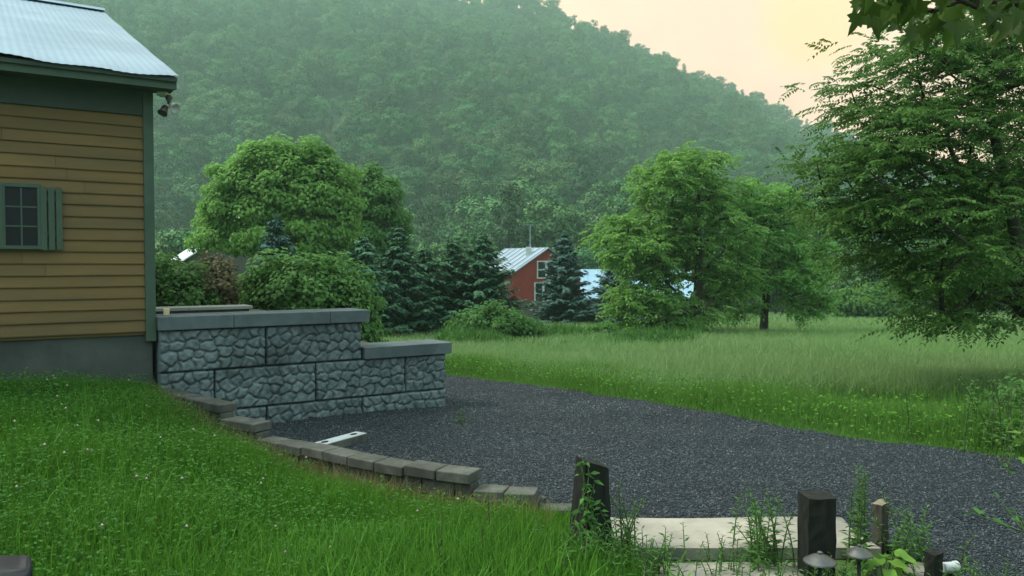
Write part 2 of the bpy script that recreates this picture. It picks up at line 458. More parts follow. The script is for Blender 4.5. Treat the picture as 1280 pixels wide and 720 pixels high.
def fronds(base, dirs, length, pairs, leaflet, width, rng, droop=.55):
    """pinnate leaves: arched rachis with pairs of drooping leaflets"""
    n = len(base); dirs = unit(dirs)
    length = length * rng.uniform(.7, 1.2, n)
    side = unit(np.cross(dirs, np.array([0, 0, 1.]) + rng.normal(size=(n, 3)) * .35))
    up = np.cross(side, dirs)
    P = []; A = []; NN = []; LL = []; WW = []
    parts = []
    pos_prev = base.copy()
    for k in range(pairs + 1):
        t = (k + 1) / (pairs + 1)
        pos = base + dirs * (length * t)[:, None] + np.array([0, 0, -1.]) * (droop * length * t * t)[:, None]
        tang = unit(dirs + np.array([0, 0, -2 * droop * t]))
        sc = (1.0 - .35 * abs(t - .55)) * rng.uniform(.8, 1.15, n)
        if k == pairs:
            P.append(pos); A.append(tang); NN.append(up); LL.append(leaflet * sc); WW.append(width * sc)
        else:
            for sgn in (-1, 1):
                P.append(pos); A.append(unit(side * sgn + tang * .55 + np.array([0, 0, -.30]) + rng.normal(size=(n, 3)) * .12))
                NN.append(unit(up + rng.normal(size=(n, 3)) * .25)); LL.append(leaflet * sc); WW.append(width * sc)
        pos_prev = pos
    return leaf_quads(np.concatenate(P), np.concatenate(A), np.concatenate(NN), np.concatenate(LL), np.concatenate(WW))

def ell_px(px, py, rx, ry, d, rd=None):
    """ellipsoid from its place in the photo, at its own distance"""
    c = at(px, py, d)
    r = d / FPX
    return [c[0], c[1], c[2], rx * r, (rd if rd is not None else .8 * (rx + ry) / 2 * r), ry * r]

def tree(name, label, cat, base, trunk, ells, nclump, leafmat, kind, seed, group=None, bark='bark', r_tip=.012, shell=.5, **kw):
    rng = np.random.default_rng(seed)
    cl = in_ellipsoids(ells, nclump, rng, shell)
    V, F, dirs = grow(trunk, cl, rng, r_tip=r_tip, power=kw.get('power', .46))
    root = empty(name, base, label, cat, group)
    obj('trunk', mesh_np('trunk', V, F, True), M[bark], root)
    cen = cl.mean(0)
    if kind == 'broad':
        V, F = broad_leaves(cl, cen, kw['n_each'], kw['rc'], kw['L'], kw['W'], rng, kw.get('flat', .7))
    else:
        n_each = kw['n_each']
        K = len(cl)
        b = np.repeat(cl, n_each, 0) + rng.normal(size=(K * n_each, 3)) * kw['rc'] * np.array([1, 1, kw.get('fz', .6)])
        out = unit(np.repeat(dirs, n_each, 0)) * .7 + rnd_unit(K * n_each, rng) * .9
        out[:, 2] = out[:, 2] * kw.get('fz', .6) + .15 * kw.get('fz', .6) / .6
        V, F = fronds(b, out, kw['flen'], kw['pairs'], kw['L'], kw['W'], rng, kw.get('droop', .5))
    obj('crown', mesh_np('crown', V, F), M[leafmat], root)
    return root

def spruce_meshes(h, r, seed, dens=1.0, spray=.34):
    """trunk and needle sprays of a spruce standing at the origin"""
    rng = np.random.default_rng(seed)
    nw = int(h / .17 * dens)
    TA, TB, RA, RB = [[0, 0, 0]], [[0, 0, h * .97]], [.028 * h / 2.2], [.01]
    P = []; A = []; NN = []; L = []; W = []
    for i in range(nw):
        f = (i + rng.random()) / nw
        z = h * (.035 + .955 * f)
        bl = r * (1 - f) ** .80 * (.92 + .2 * math.sin(i * 2.1)) + .05
        nb = int(6 + 6 * (1 - f))
        a0 = rng.random() * 6.28
        for k in range(nb):
            a = a0 + 6.28 * k / nb + rng.normal() * .22
            b2 = bl * rng.uniform(.72, 1.12)
            drop = -.10 + .42 * (1 - f) + rng.normal() * .08; z = h * (.035 + .955 * f) + rng.normal() * .05
            d = np.array([math.cos(a), math.sin(a), 0.])
            nst = max(4, int(b2 / .10))
            ts = (np.arange(nst) + .6) / nst
            pos = d[None] * (b2 * ts)[:, None] + np.array([0, 0, z])[None] + np.array([0, 0, 1.])[None] * (b2 * (-drop * ts + .22 * ts ** 3))[:, None]
            TA.append([0, 0, z]); TB.append(pos[-1] * .85 + np.array([0, 0, z]) * .15); RA.append(.016); RB.append(.005)
            s = np.cross(d, [0, 0, 1.])
            for sg in (-1, 0, 1):
                keep = ts > (.12 if sg else .45)
                q = pos[keep]; m = len(q)
                sc = (1.0 - .45 * ts[keep]) * rng.uniform(.75, 1.2, m) * min(1, .45 + b2)
                ax = d[None] * .75 + s[None] * sg * .85 + np.array([0, 0, -.28]) + rng.normal(size=(m, 3)) * .12
                P.append(q); A.append(ax); NN.append(unit(np.array([[0, 0, 1.]]) + d * .3 + rng.normal(size=(m, 3)) * .22))
                L.append(spray * 1.15 * sc); W.append(spray * .62 * sc)
    # leader
    m = 14
    P.append(np.stack([np.zeros(m), np.zeros(m), np.linspace(h * .9, h * .99, m)], 1)); A.append(rnd_unit(m, rng) * .5 + np.array([0, 0, .7]))
    NN.append(rnd_unit(m, rng)); L.append(np.full(m, spray * .5)); W.append(np.full(m, spray * .15))
    V1, F1 = tube_np(TA, TB, np.array(RA), np.array(RB), 5)
    V2, F2 = leaf_quads(np.concatenate(P), np.concatenate(A), np.concatenate(NN), np.concatenate(L), np.concatenate(W), .12)
    return (V1, F1), (V2, F2)

# ================================================================== WORLD, LIGHT, CAMERA
def build_world():
    w = bpy.data.worlds.new('World'); SC.world = w; w.use_nodes = True
    nt = w.node_tree; nt.nodes.clear()
    out = nt.nodes.new('ShaderNodeOutputWorld')
    sky = nt.nodes.new('ShaderNodeTexSky'); sky.sky_type = 'NISHITA'; sky.sun_disc = False
    sky.sun_elevation = math.radians(50); sky.sun_rotation = math.radians(-86)
    sky.air_density = 1.4; sky.dust_density = 4
    b1 = nt.nodes.new('ShaderNodeBackground'); nt.links.new(sky.outputs[0], b1.inputs[0]); b1.inputs[1].default_value = .06
    tc = nt.nodes.new('ShaderNodeTexCoord')
    dot = nt.nodes.new('ShaderNodeVectorMath'); dot.operation = 'DOT_PRODUCT'
    nt.links.new(tc.outputs['Generated'], dot.inputs[0])
    g = unit(np.array([.34, 1., .26])); dot.inputs[1].default_value = tuple(g)
    mr = nt.nodes.new('ShaderNodeMapRange'); mr.interpolation_type = 'SMOOTHSTEP'
    mr.inputs['From Min'].default_value = .50; mr.inputs['From Max'].default_value = .97
    nt.links.new(dot.outputs['Value'], mr.inputs['Value'])
    # soft cloud texture over the whole sky
    mp = nt.nodes.new('ShaderNodeMapping'); mp.inputs['Scale'].default_value = (1, 1, 2.2)
    nt.links.new(tc.outputs['Generated'], mp.inputs[0])
    n = noise(nt, mp.outputs[0], 3.2, 6, .55)
    cool0 = ramp(nt, n.outputs['Fac'], [(.3, (.78, 1.02, 1.06)), (.7, (1.05, 1.25, 1.24))])
    sp = nt.nodes.new('ShaderNodeSeparateXYZ'); nt.links.new(tc.outputs['Generated'], sp.inputs[0])
    zr_ = nt.nodes.new('ShaderNodeMapRange'); zr_.inputs['From Min'].default_value = 0; zr_.inputs['From Max'].default_value = 1
    zr_.inputs['To Min'].default_value = .20; zr_.inputs['To Max'].default_value = 1.55
    nt.links.new(sp.outputs[2], zr_.inputs['Value'])
    cool = nt.nodes.new('ShaderNodeVectorMath'); cool.operation = 'SCALE'
    nt.links.new(cool0.outputs[0], cool.inputs[0]); nt.links.new(zr_.outputs[0], cool.inputs['Scale'])
    warm = ramp(nt, n.outputs['Fac'], [(.40, (1.10, .71, .53)), (.53, (1.22, .80, .57)), (.66, (1.32, .80, .44))])
    d2 = nt.nodes.new('ShaderNodeVectorMath'); d2.operation = 'DOT_PRODUCT'
    nt.links.new(tc.outputs['Generated'], d2.inputs[0]); d2.inputs[1].default_value = tuple(unit(np.array([.375, 1., .305])))
    m2 = nt.nodes.new('ShaderNodeMapRange'); m2.interpolation_type = 'SMOOTHSTEP'
    m2.inputs['From Min'].default_value = .9972; m2.inputs['From Max'].default_value = .9999; m2.inputs['To Max'].default_value = .8
    nt.links.new(d2.outputs['Value'], m2.inputs['Value'])
    wc = nt.nodes.new('ShaderNodeMixRGB'); nt.links.new(m2.outputs[0], wc.inputs[0]); nt.links.new(warm.outputs[0], wc.inputs[1]); wc.inputs[2].default_value = (1.4, .76, .34, 1)
    warm = wc
    mx = nt.nodes.new('ShaderNodeMixRGB'); nt.links.new(mr.outputs[0], mx.inputs[0])
    nt.links.new(cool.outputs[0], mx.inputs[1]); nt.links.new(warm.outputs[0], mx.inputs[2])
    b2 = nt.nodes.new('ShaderNodeBackground'); nt.links.new(mx.outputs[0], b2.inputs[0]); b2.inputs[1].default_value = 1.0
    ms = nt.nodes.new('ShaderNodeMixShader'); ms.inputs[0].default_value = .88
    nt.links.new(b1.outputs[0], ms.inputs[1]); nt.links.new(b2.outputs[0], ms.inputs[2])
    nt.links.new(ms.outputs[0], out.inputs[0])
    l = bpy.data.lights.new('sun', 'SUN'); l.energy = 2.9; l.angle = math.radians(14); l.color = (1, .93, .80)
    o = bpy.data.objects.new('sun', l); COL.objects.link(o)
    el, az = math.radians(50), math.radians(-86)      # azimuth from +Y towards +X
    from mathutils import Vector
    d = Vector((math.sin(az) * math.cos(el), math.cos(az) * math.cos(el), math.sin(el)))
    o.rotation_euler = d.to_track_quat('Z', 'Y').to_euler()
    o['kind'] = 'helper'

build_world()
cam = bpy.data.cameras.new('camera'); cam.sensor_width = 36; cam.lens = 36 * FPX / 1280
cam.clip_start = .05; cam.clip_end = 5000
co = bpy.data.objects.new('camera', cam); COL.objects.link(co)
co.location = (0, 0, EYE); co.rotation_euler = (math.pi / 2 - PITCH, 0, 0)
SC.camera = co
SC.view_settings.view_transform = 'Standard'; SC.view_settings.look = 'None'
SC.view_settings.gamma = 1; SC.view_settings.use_curve_mapping = False
SC.view_settings.exposure = 0.48
SC.cycles.volume_bounces = 1
SC.cycles.max_bounces = 6; SC.cycles.transmission_bounces = 4
SC.cycles.use_denoising = True

# ================================================================== GROUND
def axis_points(segs):
    out = []
    for a, b, st in segs:
        n = max(1, int(round((b - a) / st))); out += list(np.linspace(a, b, n, endpoint=False))
    out.append(segs[-1][1]); return np.array(out)

gx = axis_points([(-700, -100, 60), (-100, -20, 8), (-20, -8, .6), (-8, -4.4, .15), (-4.4, 2.4, .05), (2.4, 8, .2), (8, 20, .8), (20, 100, 8), (100, 700, 60)])
gy = axis_points([(-60, -4, 6), (-4, 1.5, .5), (1.5, 5.6, .12), (5.6, 9.2, .05), (9.2, 14, .2), (14, 40, 1.0), (40, 160, 5), (160, 720, 40)])
XX, YY = np.meshgrid(gx, gy)
ZZ = ground(XX, YY)
nx, ny = len(gx), len(gy)
idx = np.arange(nx * ny).reshape(ny, nx)
FQ = np.stack([idx[:-1, :-1], idx[:-1, 1:], idx[1:, 1:], idx[1:, :-1]], -1).reshape(-1, 4)
ZZ = np.maximum(ZZ, -9)
tag(obj('ground', mesh_np('ground', np.stack([XX, YY, ZZ], -1).reshape(-1, 3), FQ, True), M['ground']), kind='structure')

# driveway sheet a little above the ground
def drive_z(x, y):
    bump = .008 * np.sin(y * 2.3 + x) + .006 * np.sin(x * 3.7 - y * 1.1)
    # two shallow wheel tracks that follow the bend
    u = y - (11.5 - .55 * x - .04 * x * x)
    bump = bump - .018 * (np.exp(-((u - .1) / .28) ** 2) + np.exp(-((u + 1.5) / .28) ** 2)) * sstep(-1.5, .5, x)
    return np.where((y - y_edge(x) < .12) & (x < .5), np.minimum(ground(x, y), .02), ground(x, y)) + .022 + bump * .6
cols = axis_points([(-14, -3.98, .5), (-3.98, -3.7, .07), (-3.7, 6, .06), (6, 14, .2)])
T = np.linspace(0, 1, 70)
DV = []
for x in cols:
    a, b = near_edge(x), far_edge(x)
    y = a + (b - a) * T
    z = drive_z(x, y)
    DV.append(np.stack([np.full_like(y, x), y, z], -1))
DV = np.array(DV); a, b = DV.shape[:2]
idx = np.arange(a * b).reshape(a, b)
FQ2 = np.stack([idx[:-1, :-1], idx[1:, :-1], idx[1:, 1:], idx[:-1, 1:]], -1).reshape(-1, 4)
tag(obj('driveway', mesh_np('driveway', DV.reshape(-1, 3), FQ2, True), M['gravel']), kind='structure')

# loose stones of the driveway: one uncountable mass
def build_stones():
    n = 380000
    y = 4.6 + 12.5 * R.random(n) ** 1.5
    x = R.uniform(-4.2, 7, n)
    m = in_drive(x, y) & (np.abs(x) < y * .72 + .6)
    m &= ~((x - W0[0]) * N[0] + (y - W0[1]) * N[1] > -.02) | (((x - W0[0]) * E[0] + (y - W0[1]) * E[1]) > 3.6)
    x, y = x[m], y[m]; n = len(x)
    z = drive_z(x, y) + .003
    s = R.uniform(.0035, .0085, n) * (1 + .05 * y)
    o = np.array([[1, 0, 0], [0, 1, 0], [-1, 0, 0], [0, -1, 0], [0, 0, 1], [0, 0, -1]], float)
    V = o[None] * (s[:, None, None] * R.uniform(.55, 1.3, (n, 6, 1))) + R.normal(size=(n, 6, 3)) * s[:, None, None] * .22
    V[:, :, 2] *= .75
    a = R.random(n) * 6.28; c, sn = np.cos(a)[:, None], np.sin(a)[:, None]
    vx = V[:, :, 0] * c - V[:, :, 1] * sn; vy = V[:, :, 0] * sn + V[:, :, 1] * c
    V = np.stack([vx + x[:, None], vy + y[:, None], V[:, :, 2] + z[:, None]], -1)
    f = np.array([[0, 1, 4], [1, 2, 4], [2, 3, 4], [3, 0, 4], [1, 0, 5], [2, 1, 5], [3, 2, 5], [0, 3, 5]])
    F = (f[None] + (np.arange(n) * 6)[:, None, None]).reshape(-1, 3)
    tag(obj('gravel', mesh_np('gravel', V.reshape(-1, 3), F), M['stones']), 'loose dark grey stones covering the gravel driveway', 'gravel', kind='stuff')
build_stones()

# ================================================================== GRASS
def blades(x, y, h, w, lean=.35, rng=R, z=None, curl=.5):
    n = len(x)
    z = ground(x, y) - .01 if z is None else z
    a = rng.random(n) * 6.283
    side = np.stack([np.cos(a), np.sin(a), np.zeros(n)], -1)
    b = rng.random(n) * 6.283
    ln = np.abs(rng.normal(size=n)) * lean
    out = np.stack([np.cos(b), np.sin(b), np.zeros(n)], -1) * ln[:, None]
    p = np.stack([x, y, z], -1); up = np.array([0, 0, 1.])
    h = h[:, None]; w = w[:, None]
    p1 = p + up * h * .55 + out * h * .35
    p2 = p + up * h * (1 - curl * .3 * ln[:, None]) + out * h * 1.0
    V = np.stack([p - side * w * .5, p + side * w * .5, p1 + side * w * .42, p1 - side * w * .42, p2 + side * w * .06, p2 - side * w * .06], 1)
    f = np.array([[0, 1, 2, 3], [3, 2, 4, 5]])
    F = (f[None] + (np.arange(n) * 6)[:, None, None]).reshape(-1, 4)
    return V.reshape(-1, 3), F

def house_mask(x, y):
    t = (x - W0[0]) * N[0] + (y - W0[1]) * N[1]; s = (x - W0[0]) * E[0] + (y - W0[1]) * E[1]
    return (t > -.02) & (s < 3.6) & (t < 14)

SLABS = [(.66, 2.36, 5.10, 5.72), (.80, 1.95, 4.45, 4.93)]
def slab_mask(x, y):
    m = np.zeros(len(x), bool)
    for a, b, c, d in SLABS: m |= (x > a) & (x < b) & (y > c) & (y < d)
    return m

def lawn():
    n = 230000
    y = 2.6 + 6.2 * R.random(n) ** .8; x = R.uniform(-7.0, .75, n)
    m = (y < y_edge(x) - .10) & (x > -.70 * y - .5) & ~house_mask(x, y) & ~slab_mask(x, y)
    m &= ~((x > .55) & (y > 5.2))
    x, y = x[m], y[m]
    pat = .5 + .5 * np.sin(x * 1.7 + 2 * np.sin(y * 1.1)) * np.cos(y * 1.9 + x)
    dd = y_edge(x) - y
    h = R.uniform(.08, .21, len(x)) * (.75 + .5 * pat)
    h *= .45 + .55 * sstep(.1, .8, dd)
    V, F = blades(x, y, h, R.uniform(.004, .0075, len(x)), .45)
    tag(obj('lawn_grass', mesh_np('lawn_grass', V, F), M['blade']), 'short bright green lawn grass on the slope below the tan house', 'grass', kind='stuff')
    # taller grass in the lower middle
    n = 20000
    x = R.normal(.0, .8, n) - .35; y = R.uniform(3.2, 5.7, n)
    m = (y < y_edge(x) - .75) & (x < .50) & (x > -2.4) & ~((np.abs(x - .48) < .2) & (y < 5.0) & (y > 3.9) & (R.random(n) < .75))
    x, y = x[m], y[m]
    h = R.uniform(.14, .36, len(x)) * np.clip(1.25 - .25 * np.abs(x - .2), .4, 1) * (1 - .45 * sstep(4.6, 5.4, y))
    V, F = blades(x, y, h, R.uniform(.006, .012, len(x)), .42)
    tag(obj('tall_grass', mesh_np('tall_grass', V, F), M['blade_tall']), 'taller uncut grass in front of the black post and steps', 'grass', kind='stuff')
    # dry stems along the edging
    n = 5200
    x = R.uniform(-3.7, .3, n); y = y_edge(x) - .12 - np.abs(R.normal(size=n)) * .33
    h = R.uniform(.06, .2, n)
    V, F = blades(x, y, h, R.uniform(.003, .005, n), .5)
    tag(obj('dry_grass', mesh_np('dry_grass', V, F), M['blade_dry']), 'dry straw coloured grass along the foot of the block edging', 'grass', kind='stuff')
    # taller thin stems and tufts, thicker against the foundation
    n = 12000
    y = 3.0 + 5.6 * R.random(n); x = R.uniform(-6, .3, n)
    fx = R.uniform(-5.9, -3.9, 2600); fy = W0[1] + (fx - W0[0]) * E[1] / E[0] - .06 - np.abs(R.normal(size=2600)) * .16
    x = np.concatenate([x, fx]); y = np.concatenate([y, fy])
    m = (y < y_edge(x) - .04) & (x > -.70 * y - .4) & ((y < y_edge(x) - .5) | (x < -3.8)) & (np.sin(x * 2.2 + y * 1.4) + np.sin(x * .8 - y * 2.1) + R.normal(size=len(x)) * .8 > 0)
    x, y = x[m], y[m]
    V, F = blades(x, y, R.uniform(.14, .36, len(x)) * (.8 + .4 * np.sin(x * 1.9 + 1.3 * y)) * np.where((x < -3.6) & (y > 5.6), .5, 1), R.uniform(.003, .0065, len(x)), .42)
    tag(obj('tufted_grass', mesh_np('tufted_grass', V, F), M['blade_tall']), 'taller grass tufts scattered over the lawn and along the house foundation', 'grass', kind='stuff')
    # clover: leaflets in threes on short stalks, with flower heads
    n = 52000
    y = 2.8 + 5.6 * R.random(n); x = R.uniform(-6, .2, n)
    pat = np.sin(x * 1.3 + 1.7 * np.sin(y * .9)) + np.sin(y * 1.6 - x * .7)
    m = (y < y_edge(x) - .3) & (x > -.70 * y - .4) & ~house_mask(x, y) & (pat + R.normal(size=n) * .6 > -.8) & (x < -.5 + .1 * y)
    x, y = x[m], y[m]; n = len(x)
    z = ground(x, y) + R.uniform(.07, .19, n)
    p = np.stack([x, y, z], -1); a0 = R.random(n) * 6.28
    tilt = unit(np.array([0, 0, 1.]) + R.normal(size=(n, 3)) * .35)
    parts = []
    for k in range(3):
        a = a0 + k * 2.09
        d = np.stack([np.cos(a), np.sin(a), R.normal(size=n) * .25], -1)
        parts.append(leaf_quads(p, d, tilt, R.uniform(.009, .021, n), R.uniform(.009, .018, n), .05))
    V, F = merge(parts)
    tag(obj('clover', mesh_np('clover', V, F), M['clover']), 'clover leaves mixed through the lawn grass', 'clover', kind='stuff')
    n = 75
    y = 3.4 + 4.6 * R.random(n); x = R.uniform(-5, -.3, n)
    m = (y < y_edge(x) - .4) & (x > -.66 * y); x, y = x[m], y[m]; n = len(x)
    z = ground(x, y) + R.uniform(.16, .25, n)
    o = np.array([[1, 0, 0], [0, 1, 0], [-1, 0, 0], [0, -1, 0], [0, 0, 1], [0, 0, -1]], float)
    V = o[None] * R.uniform(.009, .014, (n, 6, 1)) + np.stack([x, y, z], -1)[:, None]
    f = np.array([[0, 1, 4], [1, 2, 4], [2, 3, 4], [3, 0, 4], [1, 0, 5], [2, 1, 5], [3, 2, 5], [0, 3, 5]])
    F = (f[None] + (np.arange(n) * 6)[:, None, None]).reshape(-1, 3)
    tag(obj('clover_blossom', mesh_np('clover_blossom', V.reshape(-1, 3), F), M['clover_flower']), 'small pale clover flower heads dotted over the lawn', 'clover flowers', kind='stuff')
lawn()

def meadow():
    # lush strip beside the driveway
    n = 110000
    x = R.uniform(-3, 12, n); off = np.abs(R.normal(size=n)) * (2.2 + .8 * np.sin(x * .9) + .12 * np.maximum(x, 0)) * (.35 + .65 * R.random(n))
    y = far_edge(x) + off - .03 - .22 * R.random(n) ** 4
    m = (np.abs(x) < y * .72 + .5); x, y, off = x[m], y[m], off[m]
    h = R.uniform(.08, .40, len(x)) * (.30 + .70 * sstep(0, 1.0, off)) * (.8 + .35 * np.sin(x * 2.3 + y) * np.sin(y * 1.7))
    V, F = blades(x, y, h, R.uniform(.006, .012, len(x)) * (.6 + y * .05), .4)
    tag(obj('verge_grass', mesh_np('verge_grass', V, F), M['verge']), 'lush green grass verge along the far edge of the gravel driveway', 'grass', kind='stuff')
    n = 6000
    x = R.uniform(-3, 11, n); y = far_edge(x) + R.random(n) ** 1.6 * 2.6
    m = (np.abs(x) < y * .72 + .5); x, y = x[m], y[m]; n = len(x)
    p = np.stack([x, y, ground(x, y) + R.uniform(.05, .35, n)], -1)
    V, F = leaf_quads(p, rnd_unit(n) * np.array([1, 1, .4]), unit(rnd_unit(n) * .5 + [0, 0, 1.]), R.uniform(.03, .065, n), R.uniform(.02, .035, n))
    tag(obj('verge_weeds', mesh_np('verge_weeds', V, F), M['blade_tall']), 'broad leaved weeds in the verge beyond the gravel', 'weeds', kind='stuff')
    # wide meadow
    n = 430000
    d = 11 * (75 / 11.) ** R.random(n)
    x = R.uniform(-.75, .75, n) * d; y = d
    m = (R.random(n) < sstep(.3, 3.0, y - far_edge(x))) & ~house_mask(x, y)
    x, y = x[m], y[m]
    h = R.uniform(.22, .50, len(x)) * (.85 + .2 * np.sin(x * .6 + np.sin(y * .4)) * np.cos(y * .5))
    V, F = blades(x, y, h, .00085 * y * R.uniform(.6, 1.3, len(x)), .55, curl=.3)
    tag(obj('meadow_grass', mesh_np('meadow_grass', V, F), M['meadow']), 'pale green tall hay grass filling the meadow', 'grass', kind='stuff')
meadow()

# ================================================================== HILLS AND FOREST
def hill_height(x, y):
    a = x / np.maximum(y, 1)
    e = np.interp(a, [-1.2, -.64, -.3, .012, .11, .21, .31, .385, .50, .64, .9, 1.4], [.40, .42, .42, .326, .276, .234, .202, .170, .125, .095, .06, .05])
    ridge = 640.
    t = np.clip((y - 128 + 20 * np.sin(x * .021)) / (ridge - 128), 0, 1)
    prof = t ** 1.35
    rip = (np.sin(x * .030 + y * .008) * 6 + np.sin(x * .013 - y * .012 + 1) * 8) * np.sin(math.pi * np.clip(t, 0, 1)) ** 1
    return -5.0 + e * ridge * prof + rip

hx = np.linspace(-640, 640, 110); hy = np.concatenate([np.linspace(105, 640, 90), [665, 700]])
HX, HY = np.meshgrid(hx, hy); HZ = hill_height(HX, HY)
HZ[0] = -12
HZ[-1] -= 30
idx = np.arange(HX.size).reshape(HX.shape)
FH = np.stack([idx[:-1, :-1], idx[:-1, 1:], idx[1:, 1:], idx[1:, :-1]], -1).reshape(-1, 4)
tag(obj('hills', mesh_np('hills', np.stack([HX, HY, HZ], -1).reshape(-1, 3), FH, True), M['hill']), kind='structure')

def forest_variant(seed, h=11., r=4.2):
    rng = np.random.default_rng(seed)
    ells = [[0, 0, h * .58, r * .8, r * .8, h * .32]]
    for k in range(6):
        a = rng.random() * 6.28
        ells.append([math.cos(a) * r * .55, math.sin(a) * r * .55, h * rng.uniform(.42, .92), r * .5, r * .5, h * .14])
    cl = in_ellipsoids(ells, 52, rng, .35)
    tr = [[0, 0, -1.5], [0, 0, h * .2], [rng.normal() * .2, rng.normal() * .2, h * .4], [rng.normal() * .3, rng.normal() * .3, h * .6], [0, 0, h * .78]]
    V, F, _ = grow(tr, cl, rng, r_tip=.035, sides=4)
    V2, F2 = broad_leaves(cl, np.array([0, 0, h * .5]), 74, .95, .50, .38, rng, .8, .35)
    return mesh_np('trunk', V, F), mesh_np('crown', V2, F2)

def pine_variant(seed, h=13.):
    rng = np.random.default_rng(seed)
    cl = []
    for k in range(26):
        f = .4 + .6 * k / 26
        a = rng.random() * 6.28; rr = 2.9 * (1.05 - f) ** .7 * rng.uniform(.5, 1.1)
        cl.append([math.cos(a) * rr, math.sin(a) * rr, h * f])
    cl = np.array(cl)
    V, F = tube_np([[0, 0, -2], [0, 0, h * .5]], [[0, 0, h * .5], [0, 0, h]], np.array([.2, .15]), np.array([.15, .04]), 5)
    V2, F2 = broad_leaves(cl, None, 42, .75, .5, .22, rng, .55, .6)
    return mesh_np('trunk', V, F), mesh_np('crown', V2, F2)

def forest():
    rng = np.random.default_rng(5)
    variants = [forest_variant(100 + i, h, r) for i, (h, r) in enumerate([(11, 4.2), (12.5, 4.0), (9.5, 3.8), (11, 5.0), (13, 4.4), (10, 4.6)])]
    pines = [pine_variant(200 + i) for i in range(2)]
    for a, b in variants: a.materials.append(M['bark_pale']); b.materials.append(M['forest'])
    for a, b in pines: a.materials.append(M['bark']); b.materials.append(M['forest_pine'])
    pts = []
    y = 116.
    while y < 662:
        sp = 7.0 + .0020 * y
        half = .76 * y + 20
        n = int(2 * half / sp)
        x = -half + (np.arange(n) + rng.random(n)) * sp
        yy = y + rng.normal(size=n) * sp * .45
        pts.append(np.stack([x, yy], -1)); y += sp * 1.02
    pts = np.concatenate(pts)
    pts = pts[(pts[:, 1] > 112) & (pts[:, 1] < 664)]
    z = np.maximum(hill_height(pts[:, 0], pts[:, 1]), np.where(pts[:, 1] < 135, ground(pts[:, 0], np.minimum(pts[:, 1], 160)), -99))
    n = len(pts)
    ispine = (rng.random(n) < np.where(pts[:, 1] > 590, .3, .10))
    var = np.where(ispine, len(variants) + rng.integers(0, len(pines), n), rng.integers(0, len(variants), n))
    sc = (.62 + .95 * rng.random(n) ** 1.7) * np.where(ispine, rng.uniform(.75, 1.05, n), 1) * (.97 + .1 * np.sin(pts[:, 0] * .07) * np.cos(pts[:, 1] * .05))
    rot = rng.random(n) * 6.283
    # the rows at the foot stand as single trees
    front = (pts[:, 1] < 168) & (np.abs(pts[:, 0] / pts[:, 1]) < .66) & (pts[:, 0] / pts[:, 1] > -.47)
    allv = variants + pines
    fi = np.where(front)[0]
    fi = fi[np.argsort(pts[fi, 1])][:210]
    for i in fi:
        pine = ispine[i]
        r = empty('forest_pine' if pine else 'forest_tree', (pts[i, 0], pts[i, 1], z[i] - .3),
                  'dark slender pine standing among the leafy trees at the foot of the mountain' if pine else 'rounded leafy tree in the hazy wood at the foot of the mountain',
                  'tree', 'trees at the foot of the mountain', rot[i])
        r.scale = (sc[i],) * 3
        for nm, me in zip(('trunk', 'crown'), allv[var[i]]):
            c = bpy.data.objects.new(nm, me); COL.objects.link(c); c.parent = r
    rest = np.ones(n, bool); rest[fi] = False
    P3 = np.stack([pts[rest, 0], pts[rest, 1], z[rest] - .4], -1)
    me = bpy.data.meshes.new('forest'); me.vertices.add(len(P3)); me.vertices.foreach_set('co', P3.astype(np.float32).ravel())
    for nm, arr, ty in (('kind_index', var[rest], 'INT'), ('size', sc[rest], 'FLOAT'), ('turn', rot[rest], 'FLOAT')):
        at_ = me.attributes.new(nm, ty, 'POINT'); at_.data.foreach_set('value', arr.astype(np.int32 if ty == 'INT' else np.float32))
    me.update()
    o = obj('forest', me, None); tag(o, 'hazy deciduous forest covering the whole mountainside', 'forest', kind='stuff')
    src = bpy.data.collections.new('forest_sources')
    for k, (a, b) in enumerate(allv):
        # one joined source mesh per variant (trunk + crown)
        va = np.array([v.co[:] for v in a.vertices]); vb = np.array([v.co[:] for v in b.vertices])
        fa = np.array([p.vertices[:] for p in a.polygons]); fb = np.array([p.vertices[:] for p in b.polygons])
        V, F = merge([(va, fa), (vb, fb)])
        m2 = mesh_np('source', V, F); m2.materials.append(a.materials[0]); m2.materials.append(b.materials[0])
        mi = np.concatenate([np.zeros(len(fa), np.int32), np.ones(len(fb), np.int32)]); m2.polygons.foreach_set('material_index', mi); m2.update()
        so = bpy.data.objects.new('source_%02d' % k, m2); src.objects.link(so)
    ng = bpy.data.node_groups.new('forest_scatter', 'GeometryNodeTree')
    ng.interface.new_socket('Geometry', in_out='INPUT', socket_type='NodeSocketGeometry')
    ng.interface.new_socket('Geometry', in_out='OUTPUT', socket_type='NodeSocketGeometry')
    N_ = ng.nodes.new; L_ = ng.links.new
    gi = N_('NodeGroupInput'); go = N_('NodeGroupOutput')
    ci = N_('GeometryNodeCollectionInfo'); ci.inputs['Collection'].default_value = src
    ci.inputs['Separate Children'].default_value = True; ci.inputs['Reset Children'].default_value = True
    ip = N_('GeometryNodeInstanceOnPoints'); ip.inputs['Pick Instance'].default_value = True
    def attr(nm, ty):
        q = N_('GeometryNodeInputNamedAttribute'); q.data_type = ty; q.inputs['Name'].default_value = nm
        return [s for s in q.outputs if s.enabled and s.name == 'Attribute'][0]
    L_(gi.outputs[0], ip.inputs['Points']); L_(ci.outputs[0], ip.inputs['Instance'])
    L_(attr('kind_index', 'INT'), ip.inputs['Instance Index'])
    cx = N_('ShaderNodeCombineXYZ'); L_(attr('turn', 'FLOAT'), cx.inputs[2])
    L_(cx.outputs[0], ip.inputs['Rotation'])
    L_(attr('size', 'FLOAT'), ip.inputs['Scale'])
    L_(ip.outputs[0], go.inputs[0])
